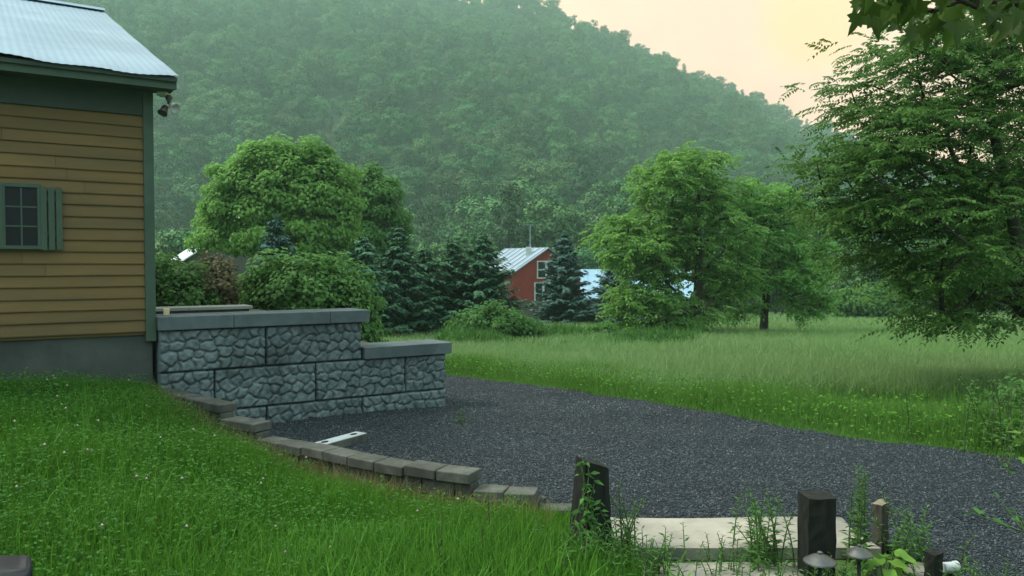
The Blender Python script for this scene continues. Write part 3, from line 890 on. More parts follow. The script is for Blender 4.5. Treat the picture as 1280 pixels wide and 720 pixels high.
    md = o.modifiers.new('scatter', 'NODES'); md.node_group = ng
    print('forest', n, 'front', len(fi))
forest()

# air
hb = MB().box(-655, 655, -75, 712, -13, 312)
hz = obj('haze', mesh_py('haze', hb.v, hb.f), None)
m, nt, out = new_mat('haze_air')
pv = nt.nodes.new('ShaderNodeVolumePrincipled')
pv.inputs['Color'].default_value = (.62, .95, .84, 1); pv.inputs['Density'].default_value = .00072; pv.inputs['Anisotropy'].default_value = .42
nt.links.new(pv.outputs[0], out.inputs['Volume'])
hz.data.materials.append(m); tag(hz, 'pale evening haze filling the valley air', 'haze', kind='stuff')

# ================================================================== TAN HOUSE
def tan_house():
    h = empty('house', wp(0, .05, .6), 'tan clapboard house with dark green trim and pale corrugated metal roof', 'house')
    S0, S1 = -7.0, 0.0
    zb, zt = 1.13, 3.41
    # clapboards: lapped profile run along the wall
    nb = 19; ex = (zt - zb) / nb
    st = np.linspace(S0, S1 - .085, 60)
    V = []; F = []
    for b in range(nb):
        z0 = zb + b * ex; dz = R.normal() * .002
        prof = [(.035 - .004, z0 + .014 + dz), (.006, z0 + .002 + dz), (.004, z0 + .012 + dz), (.020, z0 + ex + .002), (.034, z0 + ex + .010)]
        cuts = [S0] + sorted(R.uniform(S0 + .5, S1 - .5, 3)) + [S1 - .085]
        stb = np.concatenate([np.linspace(a + .0015, c - .0015, 14) for a, c in zip(cuts[:-1], cuts[1:])])
        base = len(V)
        for i, s in enumerate(stb):
            w = .0012 * math.sin(s * 2.1 + b * 1.7) + .0006 * math.sin(s * 6.3 + b)
            for t, z in prof: V.append(wp(s, t + .02, z + w))
        k = len(prof)
        for i in range(len(stb) - 1):
            if i % 14 == 13: continue
            for j in range(k - 1):
                a = base + i * k + j; F.append((a, a + k, a + k + 1, a + 1))
    obj('siding', mesh_py('siding', V, F), M['siding'], h)
    MB().wbox(S0, S1 - .02, .062, .16, zb - .02, zt + .42).build('wall_core', M['green'], h)
    # foundation
    f = MB(); f.wbox(S0, S1 - .015, .075, .35, -.1, zb - .005)
    f.build('foundation', M['foundation'], h, .008)
    for s in (-.62, -1.22, -2.0, -3.3):
        pass
    MB().wbox(S0, S1 - .0, .050, .062, zb - .03, zb + .012).build('drip_board', M['siding'], h)
    MB().wbox(S0, S1 - .09, .012, .06, zt, zt + .30).build('frieze_board', M['green'], h, .003)
    c = MB(); c.wbox(S1 - .088, S1 + .012, .006, .11, zb - .10, zt + .30)
    c.build('corner_board', M['green_light'], h, .004)
    # eaves
    MB().wbox(S0, S1 + .18, -.27, .05, 3.665, 3.685).build('soffit', M['green'], h)
    MB().wbox(S0, S1 + .19, -.30, -.272, 3.655, 3.765).build('fascia', M['green_light'], h, .004)
    # roof
    rise, run = 2.20, 5.9
    ev_t, ev_z = -.36, 3.785
    pitch = .076; nsub = 8
    ss = np.arange(S0, S1 + .21, pitch / nsub)
    rows = np.linspace(0, 1, 26)
    V = []
    for j, q in enumerate(rows):
        for s in ss:
            sh = int(math.floor((s + 9) / .66))
            ro = math.sin(sh * 12.9) * .5
            low = (1 - q) ** 8 * (.018 * ro + .010 * math.sin(s * 3.1) + .008 * math.sin(s * 8.3))
            bend = .010 * math.sin(s * 1.3 + q * 9) * math.sin(q * 14 + sh)
            seam = .010 if (q * 3 % 1) < .06 and q > .1 else 0
            t = ev_t + run * q
            z = ev_z + rise * q + .0021 * math.sin(2 * math.pi * s / pitch) + low + bend * .6 + .004 * ro + seam * .6
            V.append(wp(s, t, z))
    k = len(ss)
    idx = np.arange(len(V)).reshape(len(rows), k)
    F = np.stack([idx[:-1, :-1], idx[:-1, 1:], idx[1:, 1:], idx[1:, :-1]], -1).reshape(-1, 4)
    rf = obj('roof', mesh_np('roof', np.array(V), F, True), M['roof_metal'], h)
    # timber deck under the sheets, rear slope and gable so the house is closed
    d = MB()
    d.hexa([wp(S0, ev_t + .03, ev_z - .055), wp(S1 + .19, ev_t + .03, ev_z - .055), wp(S1 + .19, ev_t + run, ev_z + rise - .055), wp(S0, ev_t + run, ev_z + rise - .055),
            wp(S0, ev_t + .03, ev_z - .016), wp(S1 + .19, ev_t + .03, ev_z - .016), wp(S1 + .19, ev_t + run, ev_z + rise - .016), wp(S0, ev_t + run, ev_z + rise - .016)])
    d.hexa([wp(S0, ev_t + run + .01, ev_z + rise - .05), wp(S1 + .19, ev_t + run + .01, ev_z + rise - .05), wp(S1 + .19, ev_t + 2 * run, ev_z - .05), wp(S0, ev_t + 2 * run, ev_z - .05),
            wp(S0, ev_t + run + .01, ev_z + rise), wp(S1 + .19, ev_t + run + .01, ev_z + rise), wp(S1 + .19, ev_t + 2 * run, ev_z), wp(S0, ev_t + 2 * run, ev_z)])
    d.build('roof_deck', M['green'], h)
    cp = MB()
    pr = [(-.20, -.075 + .02), (-.06, .0), (0, .035), (.06, .0), (.20, -.075 + .02)]
    L0, L1 = S0, S1 + .22
    cuts = [S0, -3.4, -.95, L1]
    for a, b in zip(cuts[:-1], cuts[1:]):
        lift = R.uniform(.01, .03)
        for (t0, z0), (t1, z1) in zip(pr[:-1], pr[1:]):
            tt = ev_t + run
            zz = ev_z + rise + lift
            cp.hexa([wp(a, tt + t0, zz + z0), wp(b, tt + t0, zz + z0), wp(b, tt + t1, zz + z1), wp(a, tt + t1, zz + z1),
                     wp(a, tt + t0, zz + z0 + .006), wp(b - .01, tt + t0, zz + z0 + .006), wp(b - .01, tt + t1, zz + z1 + .006), wp(a, tt + t1, zz + z1 + .006)])
    cp.build('ridge_cap', M['roof_metal'], rf)
    g = MB()
    e1 = S1 - .03
    g.add([wp(e1, .17, zb - .5), wp(e1, ev_t + 2 * run - .4, zb - .5), wp(e1, ev_t + 2 * run - .4, 3.6), wp(e1, ev_t + run, ev_z + rise - .2), wp(e1, .17, 3.7)], [(0, 1, 2, 3, 4)])
    g.build('gable_wall', M['siding'], h)
    # window: frame, muntins, glass; board shutters either side
    a, b, z0, z1 = sx(8), sx(48), 2.03, 2.60
    fr = MB(); w = .035
    fr.wbox(a - w, b + w, -.014, .03, z1, z1 + .04); fr.wbox(a - w, b + w, -.022, .03, z0 - .035, z0)
    fr.wbox(a - w, a, -.013, .03, z0, z1); fr.wbox(b, b + w, -.013, .03, z0, z1)
    win = fr.build('window', M['green_light'], h, .003)
    mt = MB()
    mt.wbox((a + b) / 2 - .007, (a + b) / 2 + .007, -.004, .010, z0, z1)
    for k in (1, 2):
        z = z0 + (z1 - z0) * k / 3; mt.wbox(a, b, -.0025, .009, z - .007, z + .007)
    mt.build('muntin', M['green_light'], win)
    MB().wbox(a, b, .006, .0085, z0, z1).build('pane', M['glass'], win)
    for p0, p1 in ((52, 79), (-22, 5)):
        q0, q1 = sx(p0), sx(p1)
        s = MB(); wd = (q1 - q0 - .028) / 3
        for k in range(3):
            x0 = q0 + k * (wd + .014); s.wbox(x0, x0 + wd, -.020, -.003, 1.985 + .004 * k, 2.615 - .006 * (k % 2))
        for z in (2.12, 2.47): s.wbox(q0 + .004, q1 - .004, -.0028, .014, z, z + .05)
        s.build('shutter', M['green_light'], h, .002)
    return h
tan_house()

def flood_lamp():
    c = np.array(wp(.10, -.06, 3.65))
    r = empty('flood_lamp', c, 'twin head security floodlight hanging under the corner of the green eave', 'lamp')
    MB().box(c[0] - .05, c[0] + .05, c[1] - .05, c[1] + .05, c[2] - .03, c[2] + .012).build('junction_box', M['white'], r, .008)
    b = MB(); b.lathe(c + [0.06, 0, -.09], [(.035, .07), (.04, .05), (.018, .0), (.016, -.02)], 14); b.build('mount', M['black_metal'], r, smooth=True)
    for dx, dz, mt, tl in ((.015, -.17, 'black_metal', (-.2, -.5, -.84)), (.105, -.14, 'white', (.72, -.5, -.48))):
        ax = unit(np.array(tl)); u = unit(np.cross(ax, [0, 0, 1.])); v = np.cross(ax, u)
        hd = MB(); hd.lathe(c + [dx, -.01, dz], [(.018, -.055), (.034, -.03), (.040, .02), (.052, .055), (.046, .050), (.012, .03)], 16, ax=(u, v, ax))
        hd.build('lamp_head', M[mt], r, smooth=True)
flood_lamp()

# ================================================================== STONE RETAINING WALL
def cobble_block(name, s0, s1, z0, z1, seed, parent, depth=.55):
    rng = np.random.default_rng(seed)
    L, H = s1 - s0, z1 - z0
    g = .006
    nu, nv = max(12, int(L / .009)), max(10, int(H / .009))
    u = np.linspace(0, L, nu); v = np.linspace(0, H, nv)
    U, Vv = np.meshgrid(u, v)
    pts = []
    rows = 4
    for r in range(rows):
        x = -rng.random() * .12
        while x < L + .1:
            wdt = rng.uniform(.095, .19); pts.append((x + wdt / 2, (r + .5 + rng.normal() * .20) * .46 / rows)); x += wdt
    pts = np.array(pts)
    wt = rng.uniform(-.012, .020, len(pts))
    UU = U + .010 * np.sin(Vv * 47 + seed) + .006 * np.sin(U * 71 + Vv * 33); VW = Vv + .009 * np.sin(U * 43 + seed * 2)
    D = np.sqrt((UU[..., None] - pts[:, 0]) ** 2 + ((VW[..., None] - pts[:, 1]) * 1.12) ** 2) - wt
    o = np.argsort(D, -1)[..., :2]
    d1 = np.take_along_axis(D, o[..., :1], -1)[..., 0]; d2 = np.take_along_axis(D, o[..., 1:2], -1)[..., 0]
    k = o[..., 0]
    edge = np.clip((d2 - d1 - .003) / .050, 0, 1)
    ht = rng.uniform(.030, .052, len(pts))[k]
    tx = rng.normal(size=len(pts))[k] * .10; ty = rng.normal(size=len(pts))[k] * .10
    dome = np.sqrt(np.clip(1 - (1 - edge) ** 2, 0, 1)) * .85 + .15 * edge
    facet = .005 * np.sin(U * 60 + k * 2.0) * np.sin(Vv * 55 + k)
    h = dome * (ht + tx * (UU - pts[k, 0]) + ty * (VW - pts[k, 1]) + facet)
    bd = np.minimum(np.minimum(U, L - U), np.minimum(Vv, H - Vv))
    rim = sstep(0, .014, bd)
    h = h * rim - (1 - rim) * .010
    X = np.stack([np.asarray(W0[0]) + E[0] * (s0 + g + U * (L - 2 * g) / L) - N[0] * h, W0[1] + E[1] * (s0 + g + U * (L - 2 * g) / L) - N[1] * h, z0 + g * .6 + Vv * (H - 1.2 * g) / H], -1)
    V = X.reshape(-1, 3); idx = np.arange(len(V)).reshape(nv, nu)
    F = [tuple(f) for f in np.stack([idx[:-1, :-1], idx[:-1, 1:], idx[1:, 1:], idx[1:, :-1]], -1).reshape(-1, 4)]
    ring = list(idx[0, :]) + list(idx[1:, -1]) + list(idx[-1, :-1][::-1]) + list(idx[1:-1, 0][::-1])
    base = len(V)
    back = V[ring] + np.array([N[0], N[1], 0]) * depth
    flat = np.array([np.dot(p[:2] - W0, N) for p in back])
    back[:, :2] -= (flat - depth)[:, None] * N[None]
    VV = np.concatenate([V, back]); n = len(ring)
    for i in range(n):
        j = (i + 1) % n; F.append((ring[j], ring[i], base + i, base + j))
    F.append(tuple(base + i for i in range(n)))
    me = mesh_py(name, VV, F)
    for p in list(me.polygons)[:(nu - 1) * (nv - 1)]: p.use_smooth = True
    return obj(name, me, M['block'], parent)

def stone_wall():
    w = empty('retaining_wall', wp(1.75, .2, 0), 'grey cast stone retaining wall with two stepped levels and flat caps', 'wall')
    zs = [-.24, .22, .68, 1.14]
    for i, (a, b) in enumerate([(.03, 1.17), (1.17, 2.34), (2.34, 3.51)]): cobble_block('block', a, b, zs[0], zs[1], 31 + i % 2, w)
    for i, (a, b) in enumerate([(.03, .60), (.60, 1.755), (1.755, 2.925), (2.925, 3.51)]): cobble_block('block', a, b, zs[1], zs[2], [34, 32, 33, 35][i], w)
    for i, (a, b) in enumerate([(.03, 1.17), (1.17, 2.34)]): cobble_block('block', a, b, zs[2], zs[3], [33, 32][i], w)
    for a, b in ((.015, .80), (.803, 1.92), (1.923, 2.42)):
        MB().wbox(a, b, -.075, .48, 1.142, 1.288).build('cap_stone', M['cap'], w, .008)
    MB().wbox(2.355, 3.57, -.072, .48, .683, .828).build('cap_stone', M['cap'], w, .008)
    # raised bed held by the wall, with a plain return wall on the far side
    t = MB()
    t.wbox(.06, 2.30, .56, 4.2, -.3, 1.10); t.wbox(2.32, 3.45, .56, 4.2, -.3, .64)
    tag(t.build('terrace', M['terrace'], None, .02), kind='structure')
    b = empty('garden_wall', wp(.4, 2.5, 1.1), 'low concrete block wall with flat cap behind the stone retaining wall', 'wall')
    MB().wbox(-.02, 1.62, 2.30, 2.62, 1.102, 1.215).build('block', M['edging'], b, .006)
    for a, c in ((-.04, .80), (.803, 1.66)): MB().wbox(a, c, 2.26, 2.66, 1.217, 1.262).build('cap_stone', M['cap_pale'], b, .006)
    c = at(208, 389, 8.75)
    f = lambda x, y, z: (c[0] + x * .9 - y * .4, c[1] + x * .4 + y * .9, z)
    o = MB().box(-.032, .032, -.045, .045, 1.289, 1.362, f).build('wood_block', M['wood_pale'], None, .004)
    tag(o, 'small pale offcut of wood standing on the stone wall cap by the house corner', 'wood offcut')
stone_wall()

# ================================================================== BLOCK EDGING
def edging():
    e = empty('block_edging', (-1.8, 7.1, 0), 'curved stepped edging of flat grey concrete blocks between lawn and gravel', 'edging')
    path = np.stack([EDGE_X, EDGE_Y], 1)
    # dense arc-length walk
    seg = np.linalg.norm(np.diff(path, axis=0), axis=1); acc = np.concatenate([[0], np.cumsum(seg)])
    def pt(l):
        return np.array([np.interp(l, acc, path[:, 0]), np.interp(l, acc, path[:, 1])])
    def run(l0, l1, n, ztop, courses, hh=.105):
        for k in range(courses):
            off = 0 if k % 2 == 0 else .5
            m = n if k % 2 == 0 else n + 1
            cuts = [l0] + [l0 + (l1 - l0) * (i + (0 if k % 2 == 0 else .5)) / n for i in range(0 if k % 2 else 1, n)] + [l1]
            inset = 0 if k == 0 else .032
            for a, b in zip(cuts[:-1], cuts[1:]):
                if b - a < .05: continue
                pa, pb = pt(a + .004), pt(b - .004)
                d = unit(pb - pa); q = np.array([-d[1], d[0]])
                wd = .105 - inset; j = R.normal() * .004; tz = ztop - (0 if k == 0 else .083 + (k - 1) * (hh + .003)) + R.normal() * .003
                c = [pa - q * (wd + j), pb - q * (wd + j + R.normal() * .004), pb + q * wd, pa + q * wd]
                z0, z1 = tz - (.080 if k == 0 else hh), tz
                tilt = R.normal() * .003
                MB().hexa([(*c[0], z0), (*c[1], z0), (*c[2], z0), (*c[3], z0), (*c[0], z1 + tilt), (*c[1], z1 - tilt), (*c[2], z1 - tilt), (*c[3], z1 + tilt)]).build('block', M['edging'], e, .008)
    tot = acc[-1]
    l = lambda x: float(np.interp(x, EDGE_X, acc))
    run(0, l(-2.72), 2, .515, 4, .12)
    run(l(-2.71), l(-2.30), 1, .385, 3, .12)
    run(l(-2.29), l(-.28), 8, .245, 2, .115)
    run(l(-.27), l(.19), 2, .125, 2, .10)
edging()

def small_ground_things():
    # white plank with two holes
    p0, p1 = at(404, 560, 7.80), at(444, 549, 8.2)
    c = (p0 + p1) / 2; d = unit((p1 - p0)[:2]); q = np.array([-d[1], d[0]])
    zb = .012
    Lh, Wh = .33, .075
    f = lambda x, y, z: (c[0] + d[0] * x + q[0] * y, c[1] + d[1] * x + q[1] * y, z)
    r = empty('plank', (c[0], c[1], zb), 'short white topped plank with two oval holes lying on the gravel below the wall', 'plank')
    MB().box(-Lh, Lh, -Wh, Wh, zb + .004, zb + .078, f).build('board', M['edging'], r, .004)
    top = MB(); top.box(-Lh + .002, Lh - .002, -Wh + .002, Wh - .002, zb + .080, zb + .088, f); top.build('white_face', M['white_paint'], r, .002)
    for x in (-.21, .21):
        h = MB(); n = 16
        vs = [f(x + .045 * math.cos(6.283 * i / n), .028 * math.sin(6.283 * i / n), zb + .0915) for i in range(n)] + [f(x + .045 * math.cos(6.283 * i / n), .028 * math.sin(6.283 * i / n), zb + .086) for i in range(n)]
        h.add(vs, [tuple(range(n))] + [(i, n + i, n + (i + 1) % n, (i + 1) % n) for i in range(n)]); h.build('hole', M['post'], r)
    a, b = at(345, 542, 8.2), at(377, 537, 8.25)
    V, F = tube_np([[a[0], a[1], .03], [(a[0] + b[0]) / 2, (a[1] + b[1]) / 2, .05]], [[(a[0] + b[0]) / 2, (a[1] + b[1]) / 2, .05], [b[0], b[1], .035]], np.array([.014, .013]), np.array([.013, .009]), 7)
    tag(obj('stick', mesh_np('stick', V, F, True), M['post_grey']), 'thin dark stick lying on the gravel beside the white plank', 'stick')
    # concrete walk slabs
    for i, ((x0, x1, y0, y1), zt, lab) in enumerate(zip(SLABS, (.022, -.012), ('long pale concrete step slab at the near edge of the gravel', 'lower pale concrete slab half hidden by weeds below the long step'))):
        nxs, nys = 40, 14
        X, Y = np.meshgrid(np.linspace(x0, x1, nxs), np.linspace(y0, y1, nys))
        Xe = X + .02 * np.sin(Y * 9); Ye = Y + .015 * np.sin(X * 4 + i)
        Z = zt + .006 * np.sin(X * 3.2 + 1) * np.sin(Y * 6) + 0 * X
        idx = np.arange(X.size).reshape(X.shape)
        V = np.stack([Xe, Ye, Z], -1).reshape(-1, 3)
        F = [tuple(k) for k in np.stack([idx[:-1, :-1], idx[:-1, 1:], idx[1:, 1:], idx[1:, :-1]], -1).reshape(-1, 4)]
        ring = list(idx[0, :]) + list(idx[1:, -1]) + list(idx[-1, :-1][::-1]) + list(idx[1:-1, 0][::-1])
        low = V[ring].copy(); low[:, 2] = zt - .075; b = len(V)
        F += [(ring[(k + 1) % len(ring)], ring[k], b + k, b + (k + 1) % len(ring)) for k in range(len(ring))]
        o = obj('concrete_slab', mesh_py('concrete_slab', np.concatenate([V, low]), F), M['slab']); tag(o, lab, 'slab')
    o = MB().box(.22, .50, 5.86, 6.04, -.04, .03).build('paving_block', M['edging'], None, .006)
    tag(o, 'flat grey paver sunk in the grass left of the black post', 'paver')

small_ground_things()

def rough_post(name, label, px, pw, py_top, d, mat, seed, lean=0, taper=1.0, rot=.3, slant=.0, group=None, top_mat=None, depth_ratio=1.0):
    rng = np.random.default_rng(seed)
    top = at(px, py_top, d); w = pw * d / FPX / (math.cos(rot) + depth_ratio * abs(math.sin(rot)))
    gz = float(ground(top[0], d)) - .12
    nz = 14
    V = []
    for i in range(nz):
        f = i / (nz - 1); z = gz + (top[2] - gz) * f
        k = 1 + (taper - 1) * (1 - f)
        cx = top[0] + lean * (1 - f)
        for j in range(12):
            side, q = divmod(j, 3); a = [(-1, -1), (1, -1), (1, 1), (-1, 1)]
            p0, p1 = np.array(a[side], float), np.array(a[(side + 1) % 4], float)
            p = (p0 + (p1 - p0) * q / 3) * w / 2 * k * np.array([1, depth_ratio]); p = p * (1 - .05 * (q == 0)) + rng.normal(size=2) * .0022
            zz = z + (slant * p[0] * (f > .95)) + (rng.normal() * .003 if i == nz - 1 else 0)
            V.append((cx + p[0] * math.cos(rot) - p[1] * math.sin(rot), d + p[0] * math.sin(rot) + p[1] * math.cos(rot), zz))
    F = []
    for i in range(nz - 1):
        for j in range(12): F.append((i * 12 + j, i * 12 + (j + 1) % 12, (i + 1) * 12 + (j + 1) % 12, (i + 1) * 12 + j))
    F.append(tuple((nz - 1) * 12 + j for j in range(12)))
    me = mesh_py(name, V, F); me.materials.append(M[mat])
    if top_mat:
        me.materials.append(M[top_mat]); me.polygons[len(F) - 1].material_index = 1
    o = obj(name, me, M[mat]); tag(o, label, 'post', group)
    # origin at the foot
    return o
rough_post('wooden_post', 'black weathered timber post, tapering to a slanted broken top, wrapped in vine', 740, 41, 577, 5.0, 'post', 1, lean=-.015, taper=1.52, rot=.32, slant=-.35)
rough_post('wooden_post', 'square dark post with a flat sawn top behind a mushroom path light', 1021, 38, 618, 4.75, 'post', 2, rot=.05)
rough_post('wooden_post', 'small grey post with a pale top at the right end of the step slab', 1101, 19, 628, 5.25, 'post_grey', 3, rot=.5, slant=.2, top_mat='endgrain')
rough_post('wooden_post', 'short dark stump of a post beside the white pipe', 1167, 20, 690, 4.55, 'post', 4, rot=.35, slant=.15)

def path_light(px, py, wpx, d, label):
    c = at(px, py, d); r0 = wpx * d / FPX / 2
    gz = float(ground(c[0], c[1]))
    r = empty('path_light', (c[0], c[1], gz), label, 'path light', 'mushroom path lights')
    cap = MB(); cap.lathe((c[0], c[1], c[2]), [(r0, -.020), (r0 * .97, -.013), (r0 * .55, .012), (r0 * .25, .024), (r0 * .17, .027), (r0 * .17, .036), (r0 * .08, .041)], 28)
    cap.build('lamp_shade', M['black_metal'], r, smooth=False)
    st = MB(); st.lathe((c[0], c[1], gz - .08), [(.010, 0), (.010, c[2] - gz + .055)], 10); st.build('stake', M['plastic'], r, smooth=True)
    b = MB(); b.lathe((c[0], c[1], c[2] - .055), [(.018, 0), (.020, .03), (.014, .04)], 12); b.build('lamp_holder', M['black_metal'], r, smooth=True)
path_light(1025, 698, 41, 4.45, 'mushroom path light standing in front of the square dark post')
path_light(1074, 689, 33, 4.5, 'mushroom path light standing among the broad leaves right of the square post')

def bits():
    c = at(1187, 709, 4.6)
    gz = float(ground(c[0], c[1])); ax = unit(np.array([1, .15, .02])); u = unit(np.cross(ax, [0, 0, 1.])); v = np.cross(ax, u)
    r = empty('pipe', (c[0], c[1], gz), 'short white plastic pipe end lying beside the dark stump', 'pipe')
    m_ = MB(); m_.lathe((c[0], c[1], c[2]), [(.028, -.040), (.030, -.036), (.030, .030), (.034, .032), (.034, .048), (.026, .050)], 18, ax=(u, v, ax)); m_.build('pipe_body', M['white'], r)
    tag(r, 'short white plastic pipe end lying beside the dark stump', 'pipe')
    specs = [(1147, 692, 30, 4.85, 'rounded tan rock beside the dark stump'), (1098, 684, 40, 4.75, 'flat grey rock behind the broad leaved plant'), (1146, 716, 26, 4.45, 'dark rounded rock low in front of the stump'), (1104, 716, 30, 4.3, 'pale grey rock under the broad leaves')]
    for i, (px, py, w, d, lab) in enumerate(specs):
        rng = np.random.default_rng(50 + i); c = at(px, py, d); r0 = w * d / FPX / 2
        n1, n2 = 14, 9; V = []
        for a in range(n2):
            th = math.pi * a / (n2 - 1)
            for b in range(n1):
                ph = 6.283 * b / n1; v = np.array([math.sin(th) * math.cos(ph), math.sin(th) * math.sin(ph), math.cos(th)])
                k = 1 + .13 * math.sin(3 * v[0] + i) + .12 * math.sin(4 * v[1] + 2 * i) + .06 * math.sin(7 * v[2] + v[0] * 5)
                V.append((c[0] + v[0] * r0 * k, c[1] + v[1] * r0 * k, float(ground(c[0], c[1])) + .02 + (v[2] * .7) * r0 * k * .95))
        F = [(a * n1 + b, (a + 1) * n1 + b, (a + 1) * n1 + (b + 1) % n1, a * n1 + (b + 1) % n1) for a in range(n2 - 1) for b in range(n1)]
        tag(obj('rock', mesh_py('rock', V, F, True), M['rock']), lab, 'rock')
bits()

def garden_chair():
    tip = at(48, 706, 2.6)
    gz = float(ground(-1.9, 2.6))
    zt = tip[2]
    c = empty('garden_chair', (-2.0, 2.6, gz), 'glossy black plastic garden chair with a cup hole in its armrest', 'chair')
    # armrest: rounded slab with a raised outer lip and a cup hole
    x1, x0 = tip[0], tip[0] - .62
    y0, y1 = 2.44, 2.62
    n = 18; out = []
    for i in range(n + 1):
        a = -math.pi / 2 + math.pi * i / n
        out.append((x1 - .05 + .05 * math.cos(a), (y0 + y1) / 2 + (y1 - y0) / 2 * math.sin(a)))
    out = [(x0, y0)] + out + [(x0, y1)]
    hc, hr, hn = (x1 - .155, (y0 + y1) / 2 - .025), .042, 24
    m_ = MB()
    # top as ring strip between the outline and hole by angle
    angs = np.linspace(-math.pi, math.pi, 49)
    def ray(a):
        d = np.array([math.cos(a), math.sin(a)]); best = None
        for (ax_, ay_), (bx_, by_) in zip(out, out[1:] + out[:1]):
            A = np.array([[d[0], -(bx_ - ax_)], [d[1], -(by_ - ay_)]])
            if abs(np.linalg.det(A)) < 1e-9: continue
            t, s = np.linalg.solve(A, np.array([ax_ - hc[0], ay_ - hc[1]]))
            if t > 0 and -1e-6 <= s <= 1 + 1e-6 and (best is None or t < best): best = t
        return best
    V = []; F = []
    for a in angs[:-1]:
        t = ray(a); d = np.array([math.cos(a), math.sin(a)])
        e = np.array(hc) + d * t; e2 = np.array(hc) + d * (t - .014); hh = np.array(hc) + d * hr; h2 = np.array(hc) + d * (hr + .006)
        far = sstep(y1 - .07, y1 - .01, e[1])
        V += [(*hh, zt - .09), (*hh, zt - .016), (*h2, zt - .012), (*e2, zt - .016), (*(e2 * .4 + e * .6), zt + .004 + .022 * far - .02 * (1 - far)), (*e, zt - .012 + .018 * far - .02 * (1 - far)), (*e, zt - .06)]
    k = 7; q = len(angs) - 1
    for i in range(q):
        for j in range(k - 1):
            a, b = i * k + j, ((i + 1) % q) * k + j; F.append((a, b, b + 1, a + 1))
    m_.add(V, F)
    arm = m_.build('armrest', M['plastic'], c, smooth=True)
    m2 = MB().box(x0 + .02, x1 - .30, 2.52, 2.55, gz, zt - .03); m2.build('leg', M['plastic'], c, .008)
    MB().box(x0 - .02, x0 + .04, 2.50, 2.56, gz, zt - .03).build('leg', M['plastic'], c, .008)
    MB().box(x0 + .02, x1 - .2, 1.95, 2.43, gz + .36, gz + .39).build('seat', M['plastic'], c, .01)
    b = MB(); b.hexa([(x0 - .02, 1.95, gz + .36), (x0 + .02, 1.95, gz + .36), (x0 + .02, 2.43, gz + .36), (x0 - .02, 2.43, gz + .36), (x0 - .27, 1.95, gz + .98), (x0 - .23, 1.95, gz + .98), (x0 - .23, 2.43, gz + .98), (x0 - .27, 2.43, gz + .98)])
    b.build('backrest', M['plastic'], c, .01)
garden_chair()

# ================================================================== FOREGROUND WEEDS
def weed(name, label, px, d, h, n_stalk, leaf, lw, seed, mat='weed', spread=.08, cat='plant', group=None, per=.025, stem='stem', lean=.18, x=None, droop=-.2, topmat=None):
    rng = np.random.default_rng(seed)
    bx = (px - 640) / FPX * d if x is None else x
    gz = float(ground(bx, d)) - .01
    r = empty(name, (bx, d, gz), label, cat, group)
    TA, TB, RA, RB = [], [], [], []; P, A, L = [], [], []
    for k in range(n_stalk):
        b = np.array([bx + rng.normal() * spread, d + rng.normal() * spread, gz])
        hk = h * rng.uniform(.6, 1.0) if k else h
        dirn = np.array([rng.normal() * lean, rng.normal() * lean, 1.]); pts = [b]
        m = 6
        for i in range(1, m + 1):
            f = i / m
            pts.append(b + np.array([dirn[0] * f * f, dirn[1] * f * f, f]) * hk)
        pts = np.array(pts); TA += list(pts[:-1]); TB += list(pts[1:])
        rr = np.linspace(.0045, .0015, m + 1) * (1 + h); RA += list(rr[:-1]); RB += list(rr[1:])
        nl = max(4, int(hk / per))
        f = np.linspace(.10, 1, nl); f3 = np.clip(f * m, 0, m - 1e-6); i0 = f3.astype(int)
        pos = pts[i0] + (pts[i0 + 1] - pts[i0]) * (f3 - i0)[:, None]
        a = np.arange(nl) * 2.4 + rng.random() * 6
        ax = np.stack([np.cos(a), np.sin(a), np.full(nl, droop) + .7 * f + rng.normal(size=nl) * .2], -1)
        P.append(pos); A.append(ax); L.append(leaf * (1.15 - .65 * f) * rng.uniform(.7, 1.15, nl))
    V1, F1 = tube_np(TA, TB, np.array(RA), np.array(RB), 5)
    P, A, L = np.concatenate(P), np.concatenate(A), np.concatenate(L)
    up = np.zeros_like(P); up[:, 2] = 1; up += rng.normal(size=P.shape) * .3
    V2, F2 = leaf_quads(P, A, up, L, L * lw); V, F = merge([(V1, F1), (V2, F2)])
    me = mesh_np('foliage', V, F); me.materials.append(M[stem]); me.materials.append(M[mat])
    me.polygons.foreach_set('material_index', np.concatenate([np.zeros(len(F1), np.int32), np.ones(len(F2), np.int32)])); me.update()
    obj('foliage', me, None, r)  # stem tubes and leaves joined in this one part
    return r

weed('tall_weed', 'tall spiky weed rising above the gravel between the two right posts', 1079, 5.0, .64, 6, .085, .24, 61, spread=.04, per=.011, lean=.03)
weed('tall_weed', 'bushy weed left of the square dark post', 963, 4.95, .50, 20, .075, .26, 62, spread=.10, per=.013)
weed('tall_weed', 'loose leafy weed right of the small grey post', 1137, 5.0, .42, 12, .08, .28, 63, spread=.08, per=.014)
weed('leafy_weed', 'bright leafy weed growing at the right side of the black vine post', 775, 5.02, .54, 14, .06, .32, 64, spread=.07, per=.014, mat='weed')
weed('leafy_weed', 'dense low weeds against the left end of the step slab', 805, 4.72, .30, 44, .07, .26, 65, spread=.13, per=.016)
weed('leafy_weed', 'weeds with dark seed tops in the middle of the step slab', 905, 4.85, .24, 22, .045, .3, 66, spread=.11, per=.012)
weed('leafy_weed', 'long pointed leaves springing up before the lower slab', 858, 4.25, .30, 4, .22, .10, 67, spread=.05, per=.05, mat='blade_tall', droop=.6)
weed('leafy_weed', 'weeds filling the gap between lower slab and path light', 985, 4.45, .24, 34, .07, .3, 68, spread=.15, per=.018)
weed('leafy_weed', 'low weeds under the mushroom lights', 1052, 4.55, .22, 30, .07, .34, 69, spread=.14, per=.018)
